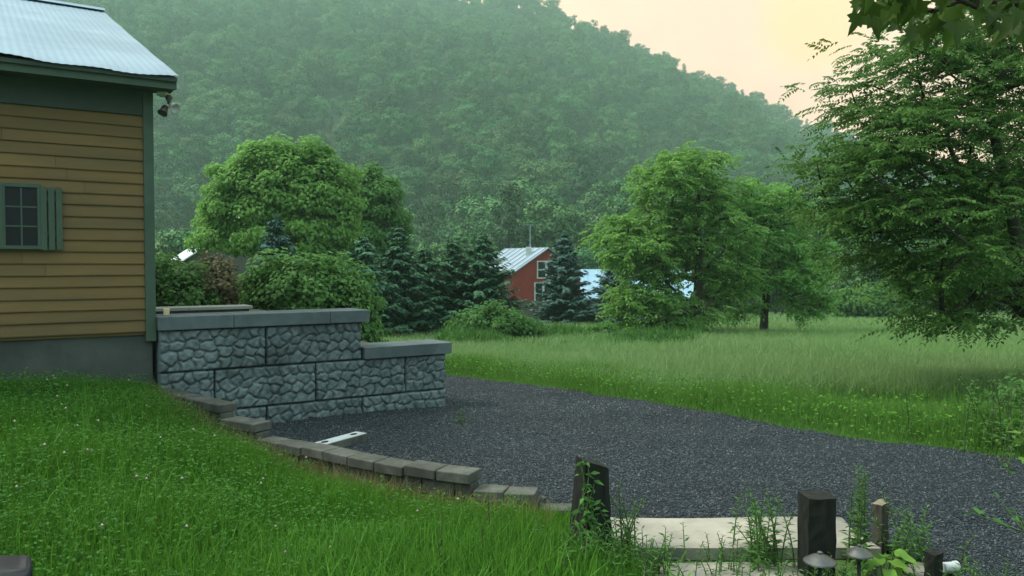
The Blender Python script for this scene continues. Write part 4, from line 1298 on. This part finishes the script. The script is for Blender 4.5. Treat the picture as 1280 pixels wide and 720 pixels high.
weed('leafy_weed', 'weeds along the bottom edge right of the white pipe', 1225, 4.5, .24, 34, .07, .3, 70, spread=.22, per=.018)
weed('leafy_weed', 'pale leafy weed standing in the lawn below the last edging block', 560, 5.55, .22, 3, .06, .4, 71, spread=.03, per=.02, mat='weed_bright')
weed('leafy_weed', 'lone little weed growing out of the gravel near the stone wall end', 580, 9.1, .26, 4, .06, .3, 72, spread=.06, per=.02)
weed('leafy_weed', 'pale leafy weed standing in the lawn near the house foundation', 38, 7.0, .34, 5, .07, .4, 73, spread=.08, per=.02, mat='weed')
weed('leafy_weed', 'tall weed with light leaves in the middle of the lawn', 180, 5.2, .30, 3, .08, .35, 74, spread=.03, per=.03, mat='weed_bright')
weed('dead_stalk', 'dry brown stalks standing in the tall grass', 620, 4.6, .42, 7, .03, .2, 75, spread=.30, per=.10, stem='stem_dark', lean=.06)
weed('leafy_weed', 'dense weeds and grass at the foot of the black vine post', 735, 4.72, .34, 40, .09, .16, 76, spread=.14, per=.018)
weed('leafy_weed', 'weeds at the edge of the meadow by the right frame', 1262, 7.9, .75, 34, .09, .4, 77, spread=.35, per=.03, mat='weed')

def broadleaf():
    rng = np.random.default_rng(88); d = 4.62; bx = (1110 - 640) / FPX * d; gz = float(ground(bx, d))
    r = empty('burdock', (bx, d, gz), 'broad leaved green plant growing between the path light and the small grey post', 'plant')
    V = []; F = []; TA = []; TB = []
    for k in range(13):
        a = k * 2.4 + .3; L = rng.uniform(.11, .19); W = L * rng.uniform(.5, .7)
        h = rng.uniform(.06, .26); out = rng.uniform(.03, .11)
        b = np.array([bx + math.cos(a) * out, d + math.sin(a) * out * .8, gz + h]); TA.append([bx, d, gz]); TB.append(b)
        ax = unit(np.array([math.cos(a), math.sin(a), rng.uniform(-.35, .5)])); s = unit(np.cross(ax, [0, 0, 1.])); up = np.cross(s, ax)
        m = 8; base = len(V)
        for i in range(m):
            f = i / (m - 1); w = W * .5 * math.sin(math.pi * min(1, f * .9 + .08)) ** .8 * (1.15 - .4 * f)
            c = b + ax * L * f - np.array([0, 0, 1]) * .5 * L * f * f + up * .01 * math.sin(f * 9)
            V += [c - s * w + up * w * .25, c, c + s * w + up * w * .25]
        for i in range(m - 1):
            for j in range(2): q = base + i * 3 + j; F.append((q, q + 1, q + 4, q + 3))
    obj('foliage', mesh_py('foliage', V, F, True), M['weed_bright'], r)
    V, F = tube_np(TA, TB, np.full(13, .006), np.full(13, .004), 5); obj('stem', mesh_np('stem', V, F, True), M['stem'], r)
broadleaf()

def vine():
    rng = np.random.default_rng(91); d = 5.0; c = at(740, 700, d); gz = float(ground(c[0], d))
    r = empty('vine', (c[0], d - .13, gz), 'green vine climbing over the front of the black post', 'vine')
    TA, TB, P, A = [], [], [], []
    for k in range(9):
        x = rng.uniform(-.16, .15); hh = rng.uniform(.25, .64) if k > 2 else .64; pts = []
        for i in range(10):
            f = i / 9; z = gz + hh * f
            pull = 1 - .42 * f
            pts.append(np.array([c[0] - .01 + x * pull + .025 * math.sin(f * 9 + k), d - .155 + .05 * f + .012 * math.sin(f * 7 + k), z]))
        TA += pts[:-1]; TB += pts[1:]
        for p in pts[1:]:
            for q in range(2):
                P.append(p + rng.normal(size=3) * .008); A.append([rng.normal(), -abs(rng.normal()) * .6 - .1, -.35 + rng.normal() * .4])
    V, F = tube_np(TA, TB, np.full(len(TA), .003), np.full(len(TA), .0025), 5); obj('stem', mesh_np('stem', V, F, True), M['stem'], r)
    P = np.array(P); A = np.array(A); L = rng.uniform(.035, .075, len(P))
    nn = np.zeros_like(P); nn[:, 1] = -.7; nn[:, 2] = .7
    V, F = leaf_quads(P, A, nn + rng.normal(size=P.shape) * .3, L, L * .38); obj('foliage', mesh_np('foliage', V, F), M['weed'], r)
vine()

# ================================================================== MAPLE LEAVES (5 lobed) used close to the camera
LOBES = [(0, 0), (.10, .02), (.42, -.10), (.34, .10), (.52, .30), (.30, .36), (.32, .50), (.16, .46), (.13, .66), (0, 1.0)]
def maple_leaf_mesh(pos, axis, nrm, size):
    pts = LOBES + [(-x, y) for x, y in LOBES[-2:0:-1]]
    V = []; F = []
    for p, a, n, s in zip(pos, axis, nrm, size):
        a = unit(a); sd = unit(np.cross(a, n)); up = np.cross(sd, a); b = len(V)
        V.append(p + a * s * .32 - up * s * .04)
        for x, y in pts: V.append(p + sd * x * s * .95 + a * y * s + up * (abs(x) * .22 - .15 * y * y) * s)
        k = len(pts)
        for i in range(k): F.append((b, b + 1 + i, b + 1 + (i + 1) % k))
    return np.array(V), np.array(F)

def near_maple():
    rng = np.random.default_rng(77)
    r = empty('maple_tree', (4.3, 1.2, 0), 'near maple tree whose lobed dark leaves hang in from the top right', 'tree')
    trunk = [np.array([4.3, 1.2, -.2]), np.array([4.25, 1.25, 1.2]), np.array([4.2, 1.35, 2.4]), np.array([4.1, 1.5, 3.6]), np.array([4.0, 1.6, 4.6])]
    tips = []
    spots = []
    for k in range(260):
        px = 1068 + 270 * rng.random() ** .8; lim = 20 + 42 * rng.random() + 18 * math.sin(px * .05)
        py = -70 + (lim + 70) * rng.random() ** .7
        d = rng.uniform(2.6, 4.2)
        if px < 1100 and py > 48: continue
        spots.append(at(px, py - 14, d))
    for (px, py, d) in ((1078, 12, 3.0), (1092, 30, 3.1), (1110, 26, 3.0), (1075, 30, 2.95), (1130, 20, 3.2), (1245, 26, 2.8), (1262, 14, 2.8), (1270, 34, 2.9), (1150, 22, 3.3), (838, -7, 3.0), (1090, -2, 3.1)):
        spots.append(at(px, py - 12, d))
    spots = np.array(spots)
    cl = spots[::6]
    V, F, _ = grow(trunk, cl, rng, r_tip=.005, r_min=.003, power=.46, bend=.05)
    obj('trunk', mesh_np('trunk', V, F, True), M['bark'], r)
    n = len(spots)
    ax = rng.normal(size=(n, 3)) * .5 + np.array([-.25, 0, -.85]); nr = rng.normal(size=(n, 3)) * .5 + np.array([0, -.6, .55])
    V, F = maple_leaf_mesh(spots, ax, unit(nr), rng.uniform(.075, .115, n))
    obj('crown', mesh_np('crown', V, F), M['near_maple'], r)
    # sapling with bright leaves by the right edge
    for (px, py, d, cnt, lab, mat, sz) in ((1268, 545, 5.6, 16, 'bright green maple sapling poking in at the right edge above the gravel', 'weed_bright', .10), (1262, 650, 4.6, 10, 'young maple sprout with green leaves low at the right edge', 'weed', .085)):
        c = at(px + 22, py, d); gz = float(ground(c[0], c[1]))
        s = empty('maple_sapling', (c[0], c[1], gz), lab, 'sapling')
        TA, TB = [[c[0], c[1], gz]], [[c[0], c[1], c[2]]]
        pos = np.stack([c[0] + rng.normal(size=cnt) * .14 - .02, c[1] + rng.normal(size=cnt) * .1, c[2] + rng.normal(size=cnt) * .05], -1)
        for p in pos: TA.append([c[0], c[1], c[2] - .08]); TB.append(list(p))
        V, F = tube_np(TA, TB, np.full(len(TA), .004), np.full(len(TA), .002), 5); obj('stem', mesh_np('stem', V, F, True), M['stem'], s)
        V, F = maple_leaf_mesh(pos, rng.normal(size=(cnt, 3)) * np.array([1, 1, .3]), unit(rng.normal(size=(cnt, 3)) * .3 + [0, 0, 1.]), rng.uniform(.7, 1.1, cnt) * sz)
        obj('foliage', mesh_np('foliage', V, F), M[mat], s)
near_maple()

# ================================================================== TREES OF THE VALLEY
def gp(px, d, dz=-.1):
    x = (px - 640) / FPX * d
    return np.array([x, d, float(ground(x, d)) + dz])

def trunk_line(b, top, n=6, rng=R, wob=.05):
    top = np.asarray(top, float); h = top[2] - b[2]
    return [b + (top - b) * i / (n - 1) + (np.array([rng.normal(), rng.normal(), 0]) * wob * h * .2 if 0 < i < n - 1 else 0) for i in range(n)]

# the two walnuts in the meadow
b = gp(872, 30.5); 
tree('walnut_tree', 'larger airy meadow tree whose low left branches reach the ground', 'tree', b, trunk_line(b, at(874, 235, 30.5)),
     [ell_px(868, 225, 26, 46, 30.5), ell_px(895, 235, 22, 44, 31.2), ell_px(838, 220, 20, 34, 30), ell_px(812, 235, 18, 30, 30.6), ell_px(850, 285, 48, 36, 30.5), ell_px(908, 285, 30, 36, 30.3), ell_px(785, 292, 46, 18, 30), ell_px(800, 318, 46, 22, 29.6), ell_px(830, 340, 50, 26, 30.8), ell_px(900, 345, 44, 34, 31), ell_px(795, 378, 40, 20, 29.4), ell_px(835, 385, 36, 22, 29.8), ell_px(880, 388, 30, 14, 29.8), ell_px(805, 408, 34, 10, 29.2)],
     190, 'walnut', 'frond', 301, n_each=19, rc=.20, flen=.52, pairs=5, L=.18, W=.085, droop=.45, r_tip=.018)
b = gp(955, 32.5)
tree('walnut_tree', 'smaller airy meadow tree with a thin bare lower trunk', 'tree', b, trunk_line(b, at(958, 265, 32.5)),
     [ell_px(950, 252, 22, 38, 32.5), ell_px(975, 262, 20, 40, 33), ell_px(928, 268, 18, 36, 32), ell_px(1000, 280, 18, 34, 32.6), ell_px(960, 310, 40, 28, 32), ell_px(1008, 322, 36, 24, 32.4), ell_px(985, 348, 46, 20, 31.6), ell_px(935, 345, 28, 22, 32.6), ell_px(1010, 378, 34, 12, 31.6), ell_px(930, 385, 22, 12, 32)],
     105, 'walnut', 'frond', 302, n_each=19, rc=.20, flen=.52, pairs=5, L=.18, W=.085, droop=.5, r_tip=.018)

# big tree on the right
b = gp(1300, 11.5)
tr = [b, at(1292, 400, 11.5), at(1275, 320, 11.5), at(1262, 250, 11.5), at(1245, 180, 11.5), at(1232, 110, 11.6)]
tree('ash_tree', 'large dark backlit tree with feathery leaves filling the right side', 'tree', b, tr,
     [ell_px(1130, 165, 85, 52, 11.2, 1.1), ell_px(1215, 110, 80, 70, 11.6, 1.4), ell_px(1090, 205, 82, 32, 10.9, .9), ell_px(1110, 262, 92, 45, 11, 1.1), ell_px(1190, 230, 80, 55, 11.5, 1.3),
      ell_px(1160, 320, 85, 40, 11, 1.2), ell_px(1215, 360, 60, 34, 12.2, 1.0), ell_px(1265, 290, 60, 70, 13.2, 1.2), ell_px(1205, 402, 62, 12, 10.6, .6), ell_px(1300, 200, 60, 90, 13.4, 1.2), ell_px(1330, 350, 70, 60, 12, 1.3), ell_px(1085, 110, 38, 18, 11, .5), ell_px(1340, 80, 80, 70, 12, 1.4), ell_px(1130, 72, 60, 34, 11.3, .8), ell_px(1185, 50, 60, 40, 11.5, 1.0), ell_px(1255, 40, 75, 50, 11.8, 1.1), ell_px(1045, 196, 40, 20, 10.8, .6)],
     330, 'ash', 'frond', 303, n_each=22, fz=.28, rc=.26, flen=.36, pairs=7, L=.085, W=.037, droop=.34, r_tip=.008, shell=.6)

# big bright maple on the left and the tree beside it
b = gp(345, 33)
tree('maple_tree', 'broad bright green maple crown behind the hedge and stone wall', 'tree', b, trunk_line(b, at(350, 240, 33)),
     [ell_px(345, 240, 66, 48, 33), ell_px(296, 232, 40, 26, 32.6), ell_px(405, 262, 40, 52, 33), ell_px(372, 200, 40, 24, 33), ell_px(325, 205, 36, 22, 33), ell_px(275, 268, 26, 18, 33), ell_px(415, 225, 28, 26, 33), ell_px(392, 296, 56, 26, 32.5), ell_px(262, 300, 24, 10, 32), ell_px(325, 296, 46, 18, 32), ell_px(300, 268, 46, 26, 32.4), ell_px(350, 280, 56, 34, 33), ell_px(432, 262, 16, 20, 32.7), ell_px(352, 184, 14, 12, 33), ell_px(392, 190, 14, 12, 33), ell_px(308, 200, 14, 12, 33), ell_px(268, 222, 14, 12, 32.6), ell_px(428, 212, 12, 12, 33)],
     210, 'maple', 'broad', 304, n_each=260, rc=.54, L=.17, W=.12, r_tip=.013, shell=.4)
b = gp(462, 40)
tree('ash_tree', 'narrower mid green tree just right of the bright maple', 'tree', b, trunk_line(b, at(462, 260, 40)),
     [ell_px(460, 250, 40, 40, 40), ell_px(485, 280, 26, 32, 40), ell_px(440, 230, 22, 20, 40), ell_px(470, 300, 36, 26, 39.5)],
     95, 'maple2', 'broad', 305, n_each=240, rc=.52, L=.19, W=.12, r_tip=.014, shell=.4)

# spruces: each its own size
SPR = [(345, 27.5, 270, 46, 'spruce_blue', 'small blue green spruce top showing in front of the bright maple'),
       (455, 27, 296, 52, 'spruce', 'dark spruce directly behind the end of the hedge'),
       (497, 29, 282, 50, 'spruce', 'tallest dark spruce of the row right of the hedge'),
       (531, 31, 308, 44, 'spruce', 'shorter dark spruce in the middle of the row'),
       (566, 32, 300, 46, 'spruce', 'slim dark spruce second from the red house in the row'),
       (604, 31.5, 294, 60, 'spruce', 'dark spruce overlapping the grey roof of the red house'),
       (706, 41, 290, 42, 'spruce_blue', 'bluish spruce standing alone in front of the red house gable'),
       (770, 46, 316, 42, 'spruce_blue', 'bluish spruce beside the pale blue roof')]
def spruces():
    for i, (px, d, py, rw, mat, lab) in enumerate(SPR):
        b = gp(px, d); h = at(px, py, d)[2] - b[2]
        (v1, f1), (v2, f2) = spruce_meshes(h, rw * d / FPX * 1.15, 400 + i, 1.15, .40)
        r = empty('spruce_tree', b, lab, 'spruce')
        for nm, v, f, mt in (('trunk', v1, f1, M['bark']), ('crown', v2, f2, M[mat])):
            o = bpy.data.objects.new(nm, mesh_np(nm, v, f)); o.data.materials.append(mt); COL.objects.link(o); o.parent = r
spruces()

# hedge shrubs behind the wall, and bushes of the field
def shrub(name, label, px, d, ells, n, mat, seed, n_each=120, rc=.26, L=.10, W=.07, cat='shrub', group=None):
    b = gp(px, d)
    top = np.mean([e[:3] for e in ells], 0)
    return tree(name, label, cat, b, [b, b + (top - b) * .3, b + (top - b) * .7], ells, n, mat, 'broad', seed, group, r_tip=.007, n_each=n_each, rc=rc, L=L, W=W, shell=.4, flat=.8)
shrub('shrub', 'dense green shrub at the house corner behind the low block wall', 225, 16.5, [ell_px(215, 368, 45, 44, 16.5), ell_px(180, 365, 40, 44, 16.8), ell_px(240, 375, 30, 45, 16.3), ell_px(210, 420, 60, 40, 16.5)], 90, 'shrub', 501)
shrub('shrub', 'bronze tinged shrub between two green shrubs behind the wall', 278, 17, [ell_px(278, 365, 40, 44, 17), ell_px(280, 400, 44, 40, 17)], 60, 'shrub_red', 502)
shrub('shrub', 'large rounded light green shrub rising over the right part of the stone wall', 395, 15.5, [ell_px(395, 372, 72, 54, 15.5), ell_px(345, 362, 42, 42, 15.5), ell_px(435, 385, 36, 48, 15.5), ell_px(395, 420, 76, 45, 15.5)], 150, 'shrub', 503)
shrub('bush', 'bright weedy bush in front of the spruce row left of the fence', 618, 26, [ell_px(615, 404, 48, 14, 26), ell_px(582, 410, 22, 12, 26), ell_px(622, 393, 18, 12, 26), ell_px(660, 412, 22, 8, 26)], 60, 'shrub', 504, L=.13, W=.08, rc=.3)
shrub('bush', 'low dark bush in the tall weeds left of the walnut trees', 757, 27.5, [ell_px(757, 418, 26, 12, 27.5)], 20, 'maple2', 505, L=.13, W=.06, rc=.25)
shrub('bush', 'dark bush at the foot of the larger meadow tree', 850, 29.5, [ell_px(850, 410, 30, 16, 29.5)], 20, 'maple2', 506, L=.13, W=.06, rc=.25)
shrub('bush', 'dark bush at the far right edge of the meadow under the big tree', 1085, 62, [ell_px(1085, 378, 48, 22, 62), ell_px(1060, 382, 25, 16, 62)], 40, 'maple2', 507, L=.3, W=.2, rc=.7)
shrub('bush', 'leafy bush at the right edge beyond the driveway', 1290, 9.0, [ell_px(1275, 505, 40, 28, 9.0), ell_px(1310, 500, 45, 45, 9.2)], 26, 'shrub', 508, n_each=50, L=.08, W=.05, rc=.2)
def tall_weeds():
    n = 26000
    d = R.uniform(23, 33, n); px = R.uniform(560, 880, n) + (d - 28) * 3
    x = (px - 640) / FPX * d; k = np.sin(x * 1.1) * np.cos(d * .9) + R.normal(size=n) * .4
    m = k > -.3; x, d = x[m], d[m]
    h = R.uniform(.15, .60, len(x)) * (.6 + .6 * sstep(-.3, .8, np.sin(x * 1.1) * np.cos(d * .9)))
    V, F = blades(x, d, h, R.uniform(.025, .05, len(x)), .3)
    p = np.stack([x, d, ground(x, d) + h * .6], -1)[::2]; q = len(p)
    V2, F2 = leaf_quads(p, rnd_unit(q), unit(rnd_unit(q) + [0, 0, .8]), R.uniform(.10, .2, q), R.uniform(.05, .09, q))
    V, F = merge([(V, F), (V2, F2)])
    tag(obj('tall_weeds', mesh_np('tall_weeds', V, F), M['weed']), 'tall rank weeds growing in front of the grey fence and walnut trees', 'weeds', kind='stuff')
tall_weeds()

# treeline beyond the meadow on the right and behind the houses
def back_trees():
    rng = np.random.default_rng(9)
    variants = [forest_variant(150 + i, h, r) for i, (h, r) in enumerate([(9, 3.8), (8, 4.0), (10, 3.6)])]
    for a, b in variants: a.materials.append(M['bark']); b.materials.append(M['forest'])
    spots = []
    for px in range(985, 1360, 24): spots.append((px + rng.normal() * 6, 84 + rng.normal() * 5, 'leafy tree in the row along the far right edge of the meadow', 'trees along the far edge of the meadow', rng.uniform(.6, 1.0)))
    for px in range(190, 640, 30): spots.append((px + rng.normal() * 8, 88 + rng.normal() * 7, 'leafy tree standing behind the maple and the spruce row', 'trees behind the maple and spruces', rng.uniform(.7, 1.1)))
    for px in range(700, 980, 30): spots.append((px + rng.normal() * 8, 98 + rng.normal() * 6, 'leafy tree standing behind the blue roofed barn', 'trees behind the blue roofed barn', rng.uniform(.55, .8)))
    for i, (px, d, lab, grp, s) in enumerate(spots):
        b = gp(px, d, -.2); r = empty('background_tree', b, lab, 'tree', grp, rng.random() * 6.28); r.scale = (s, s, s)
        for nm, me in zip(('trunk', 'crown'), variants[i % 3]):
            c = bpy.data.objects.new(nm, me); COL.objects.link(c); c.parent = r
back_trees()

# ================================================================== FAR BUILDINGS
def gable_building(name, label, A, th, gw, ln, zb, ze, zr, wall_mat, side_mat, roof_mat, over=.25, seams=0):
    """A: near left corner of the gable; gable runs along (cos,sin), the eave side runs back along (-sin,cos)"""
    g = np.array([math.cos(th), math.sin(th)]); s = np.array([-math.sin(th), math.cos(th)])
    def q(u, v, z): p = np.asarray(A) + g * u + s * v; return (p[0], p[1], z)
    r = empty(name, (*A, zb), label, 'house' if 'house' in name else 'barn')
    w = MB(); w.add([q(0, 0, zb), q(gw, 0, zb), q(gw, 0, ze), q(gw / 2, 0, zr), q(0, 0, ze)], [(0, 1, 2, 3, 4)])
    w.build('gable_wall', M[wall_mat], r); w = MB()
    w.add([q(gw, ln, zb), q(0, ln, zb), q(0, ln, ze), q(gw / 2, ln, zr), q(gw, ln, ze)], [(0, 1, 2, 3, 4)])
    w.build('gable_wall', M[wall_mat], r)
    w = MB(); w.add([q(0, ln, zb), q(0, 0, zb), q(0, 0, ze), q(0, ln, ze)], [(0, 1, 2, 3)]); w.build('side_wall', M[side_mat], r); w = MB(); w.add([q(gw, 0, zb), q(gw, ln, zb), q(gw, ln, ze), q(gw, 0, ze)], [(0, 1, 2, 3)])
    w.build('side_wall', M[side_mat], r)
    sl = (zr - ze) / (gw / 2); rf = MB()
    for sg in (0, 1):
        f = (lambda u: u) if sg == 0 else (lambda u: gw - u)
        u0, u1 = -over, gw / 2
        z0, z1 = ze - over * sl + .03, zr + .03
        rf.hexa([q(f(u0), -over, z0), q(f(u1), -over, z1), q(f(u1), ln + over, z1), q(f(u0), ln + over, z0),
                 q(f(u0), -over, z0 + .08), q(f(u1), -over, z1 + .08), q(f(u1), ln + over, z1 + .08), q(f(u0), ln + over, z0 + .08)])
        if seams:
            k = int(ln / seams)
            for i in range(k + 1):
                v = ln * i / k
                rf.hexa([q(f(u0), v, z0 + .081), q(f(u1), v, z1 + .081), q(f(u1), v + .05, z1 + .081), q(f(u0), v + .05, z0 + .081),
                         q(f(u0), v, z0 + .13), q(f(u1), v, z1 + .13), q(f(u1), v + .05, z1 + .13), q(f(u0), v + .05, z0 + .13)])
    rfo = rf.build('roof', M[roof_mat], r)
    return r, q, rfo

def far_buildings():
    A = np.array([0., 60.]); zb = float(ground(0, 60)) - .2
    r, q, rf = gable_building('red_house', 'red gabled house with grey metal roof behind the bluish spruce', A, math.radians(35), 6.64, 5.6, zb, 1.12, 3.02, 'red', 'red_shaded', 'roof_grey', .22, .75)
    def window(u0, u1, z0, z1, mid=True, side=False):
        f = (lambda u, d, z: q(u, -d, z)) if not side else (lambda u, d, z: q(-d, u, z))
        m_ = MB(); t = .10
        for a, b, c, e in ((u0, u1, z1 - t, z1), (u0, u1, z0, z0 + t), (u0, u0 + t, z0 + t, z1 - t), (u1 - t, u1, z0 + t, z1 - t)) + (((u0 + t, u1 - t, (z0 + z1) / 2 - .04, (z0 + z1) / 2 + .04),) if mid else ()):
            m_.hexa([f(a, .01, c), f(b, .01, c), f(b, .07, c), f(a, .07, c), f(a, .01, e), f(b, .01, e), f(b, .07, e), f(a, .07, e)])
        w = m_.build('window', M['white'], r)
        p = MB(); p.add([f(u0 + t, .03, z0 + t), f(u1 - t, .03, z0 + t), f(u1 - t, .03, z1 - t), f(u0 + t, .03, z1 - t)], [(0, 1, 2, 3)]); p.build('pane', M['glass'], w)
    window(2.3, 3.2, .72, 2.10); window(3.2, 4.1, .72, 2.10)
    window(2.05, 2.9, -1.25, .45); window(2.9, 3.75, -1.25, .45); window(3.75, 4.6, -1.25, .45)
    window(.5, 1.5, -1.7, -.2, side=True); window(2.9, 3.9, -1.7, -.2, side=True); window(4.3, 5.1, -1.7, -.2, side=True)
    ch = np.array(q(3.32 - .9, 1.2, 2.62))
    v = MB(); v.box(ch[0] - .22, ch[0] + .22, ch[1] - .22, ch[1] + .22, ch[2] - .3, ch[2] + .55); v.build('vent', M['white'], rf, .04)
    MB().lathe((ch[0] + .12, ch[1], ch[2] + .4), [(.035, 0), (.03, 1.9)], 8).build('mast', M['roof_grey'], rf)
    MB().box(ch[0] - .15, ch[0] + .4, ch[1] - .02, ch[1] + .02, ch[2] + 2.25, ch[2] + 2.29).build('aerial', M['roof_grey'], rf)
    # long barn with the pale blue roof facing us
    d = 74.; x0, x1 = at(722, 350, d)[0], at(872, 350, d)[0]
    zb = float(ground(x0, d)) - .3; zr, ze = at(750, 338, d + 4)[2], at(750, 372, d)[2]
    A = np.array([x1, d]); r, q, rf = gable_building('blue_roofed_barn', 'long low barn with pale blue metal roof half hidden by the meadow trees', A, math.radians(90), 8.0, x1 - x0, zb, ze, zr, 'barn_wall', 'barn_wall', 'roof_blue', .3, 1.2)
    # white roofed barn seen through the maple
    d = 43.
    A = np.array([at(236, 318, d)[0], d]); zb = float(ground(A[0], d)) - .3
    r, q, rf = gable_building('white_roofed_barn', 'building with a white metal roof glimpsed through the bright maple', A, math.radians(30), 7.4, 5., zb, at(236, 322, d)[2], at(330, 266, d + 1.5)[2], 'fence', 'fence', 'roof_white', .3, 0)
    # board fence in front of the red house
    x0, x1 = at(634, 380, 51)[0], at(782, 380, 53)[0]
    fz = lambda x, y: float(ground(x, y))
    f = empty('board_fence', ((x0 + x1) / 2, 52, fz(3, 52)), 'grey vertical board fence in front of the red house', 'fence')
    bd = MB(); n = 46
    for i in range(n):
        a = i / n; x = x0 + (x1 - x0) * a; y = 51 + 2 * a; w = (x1 - x0) / n * .93
        bd.box(x, x + w, y, y + .03, fz(x, y) - .1, fz(x, y) + 1.5 + R.normal() * .03)
    bd.build('boards', M['fence'], f)
    for i in range(4):
        a = (i + .05) / 3.3; x = x0 + (x1 - x0) * a; y = 51.1 + 2 * a
        MB().box(x, x + .12, y, y + .12, fz(x, y) - .1, fz(x, y) + 1.6).build('post', M['fence'], f)
M['roof_white'] = surf('white_roof_metal', (.62, .68, .72), (.74, .78, .80), scale=.8, rough=.5)
far_buildings()
print('objects', len(bpy.data.objects))
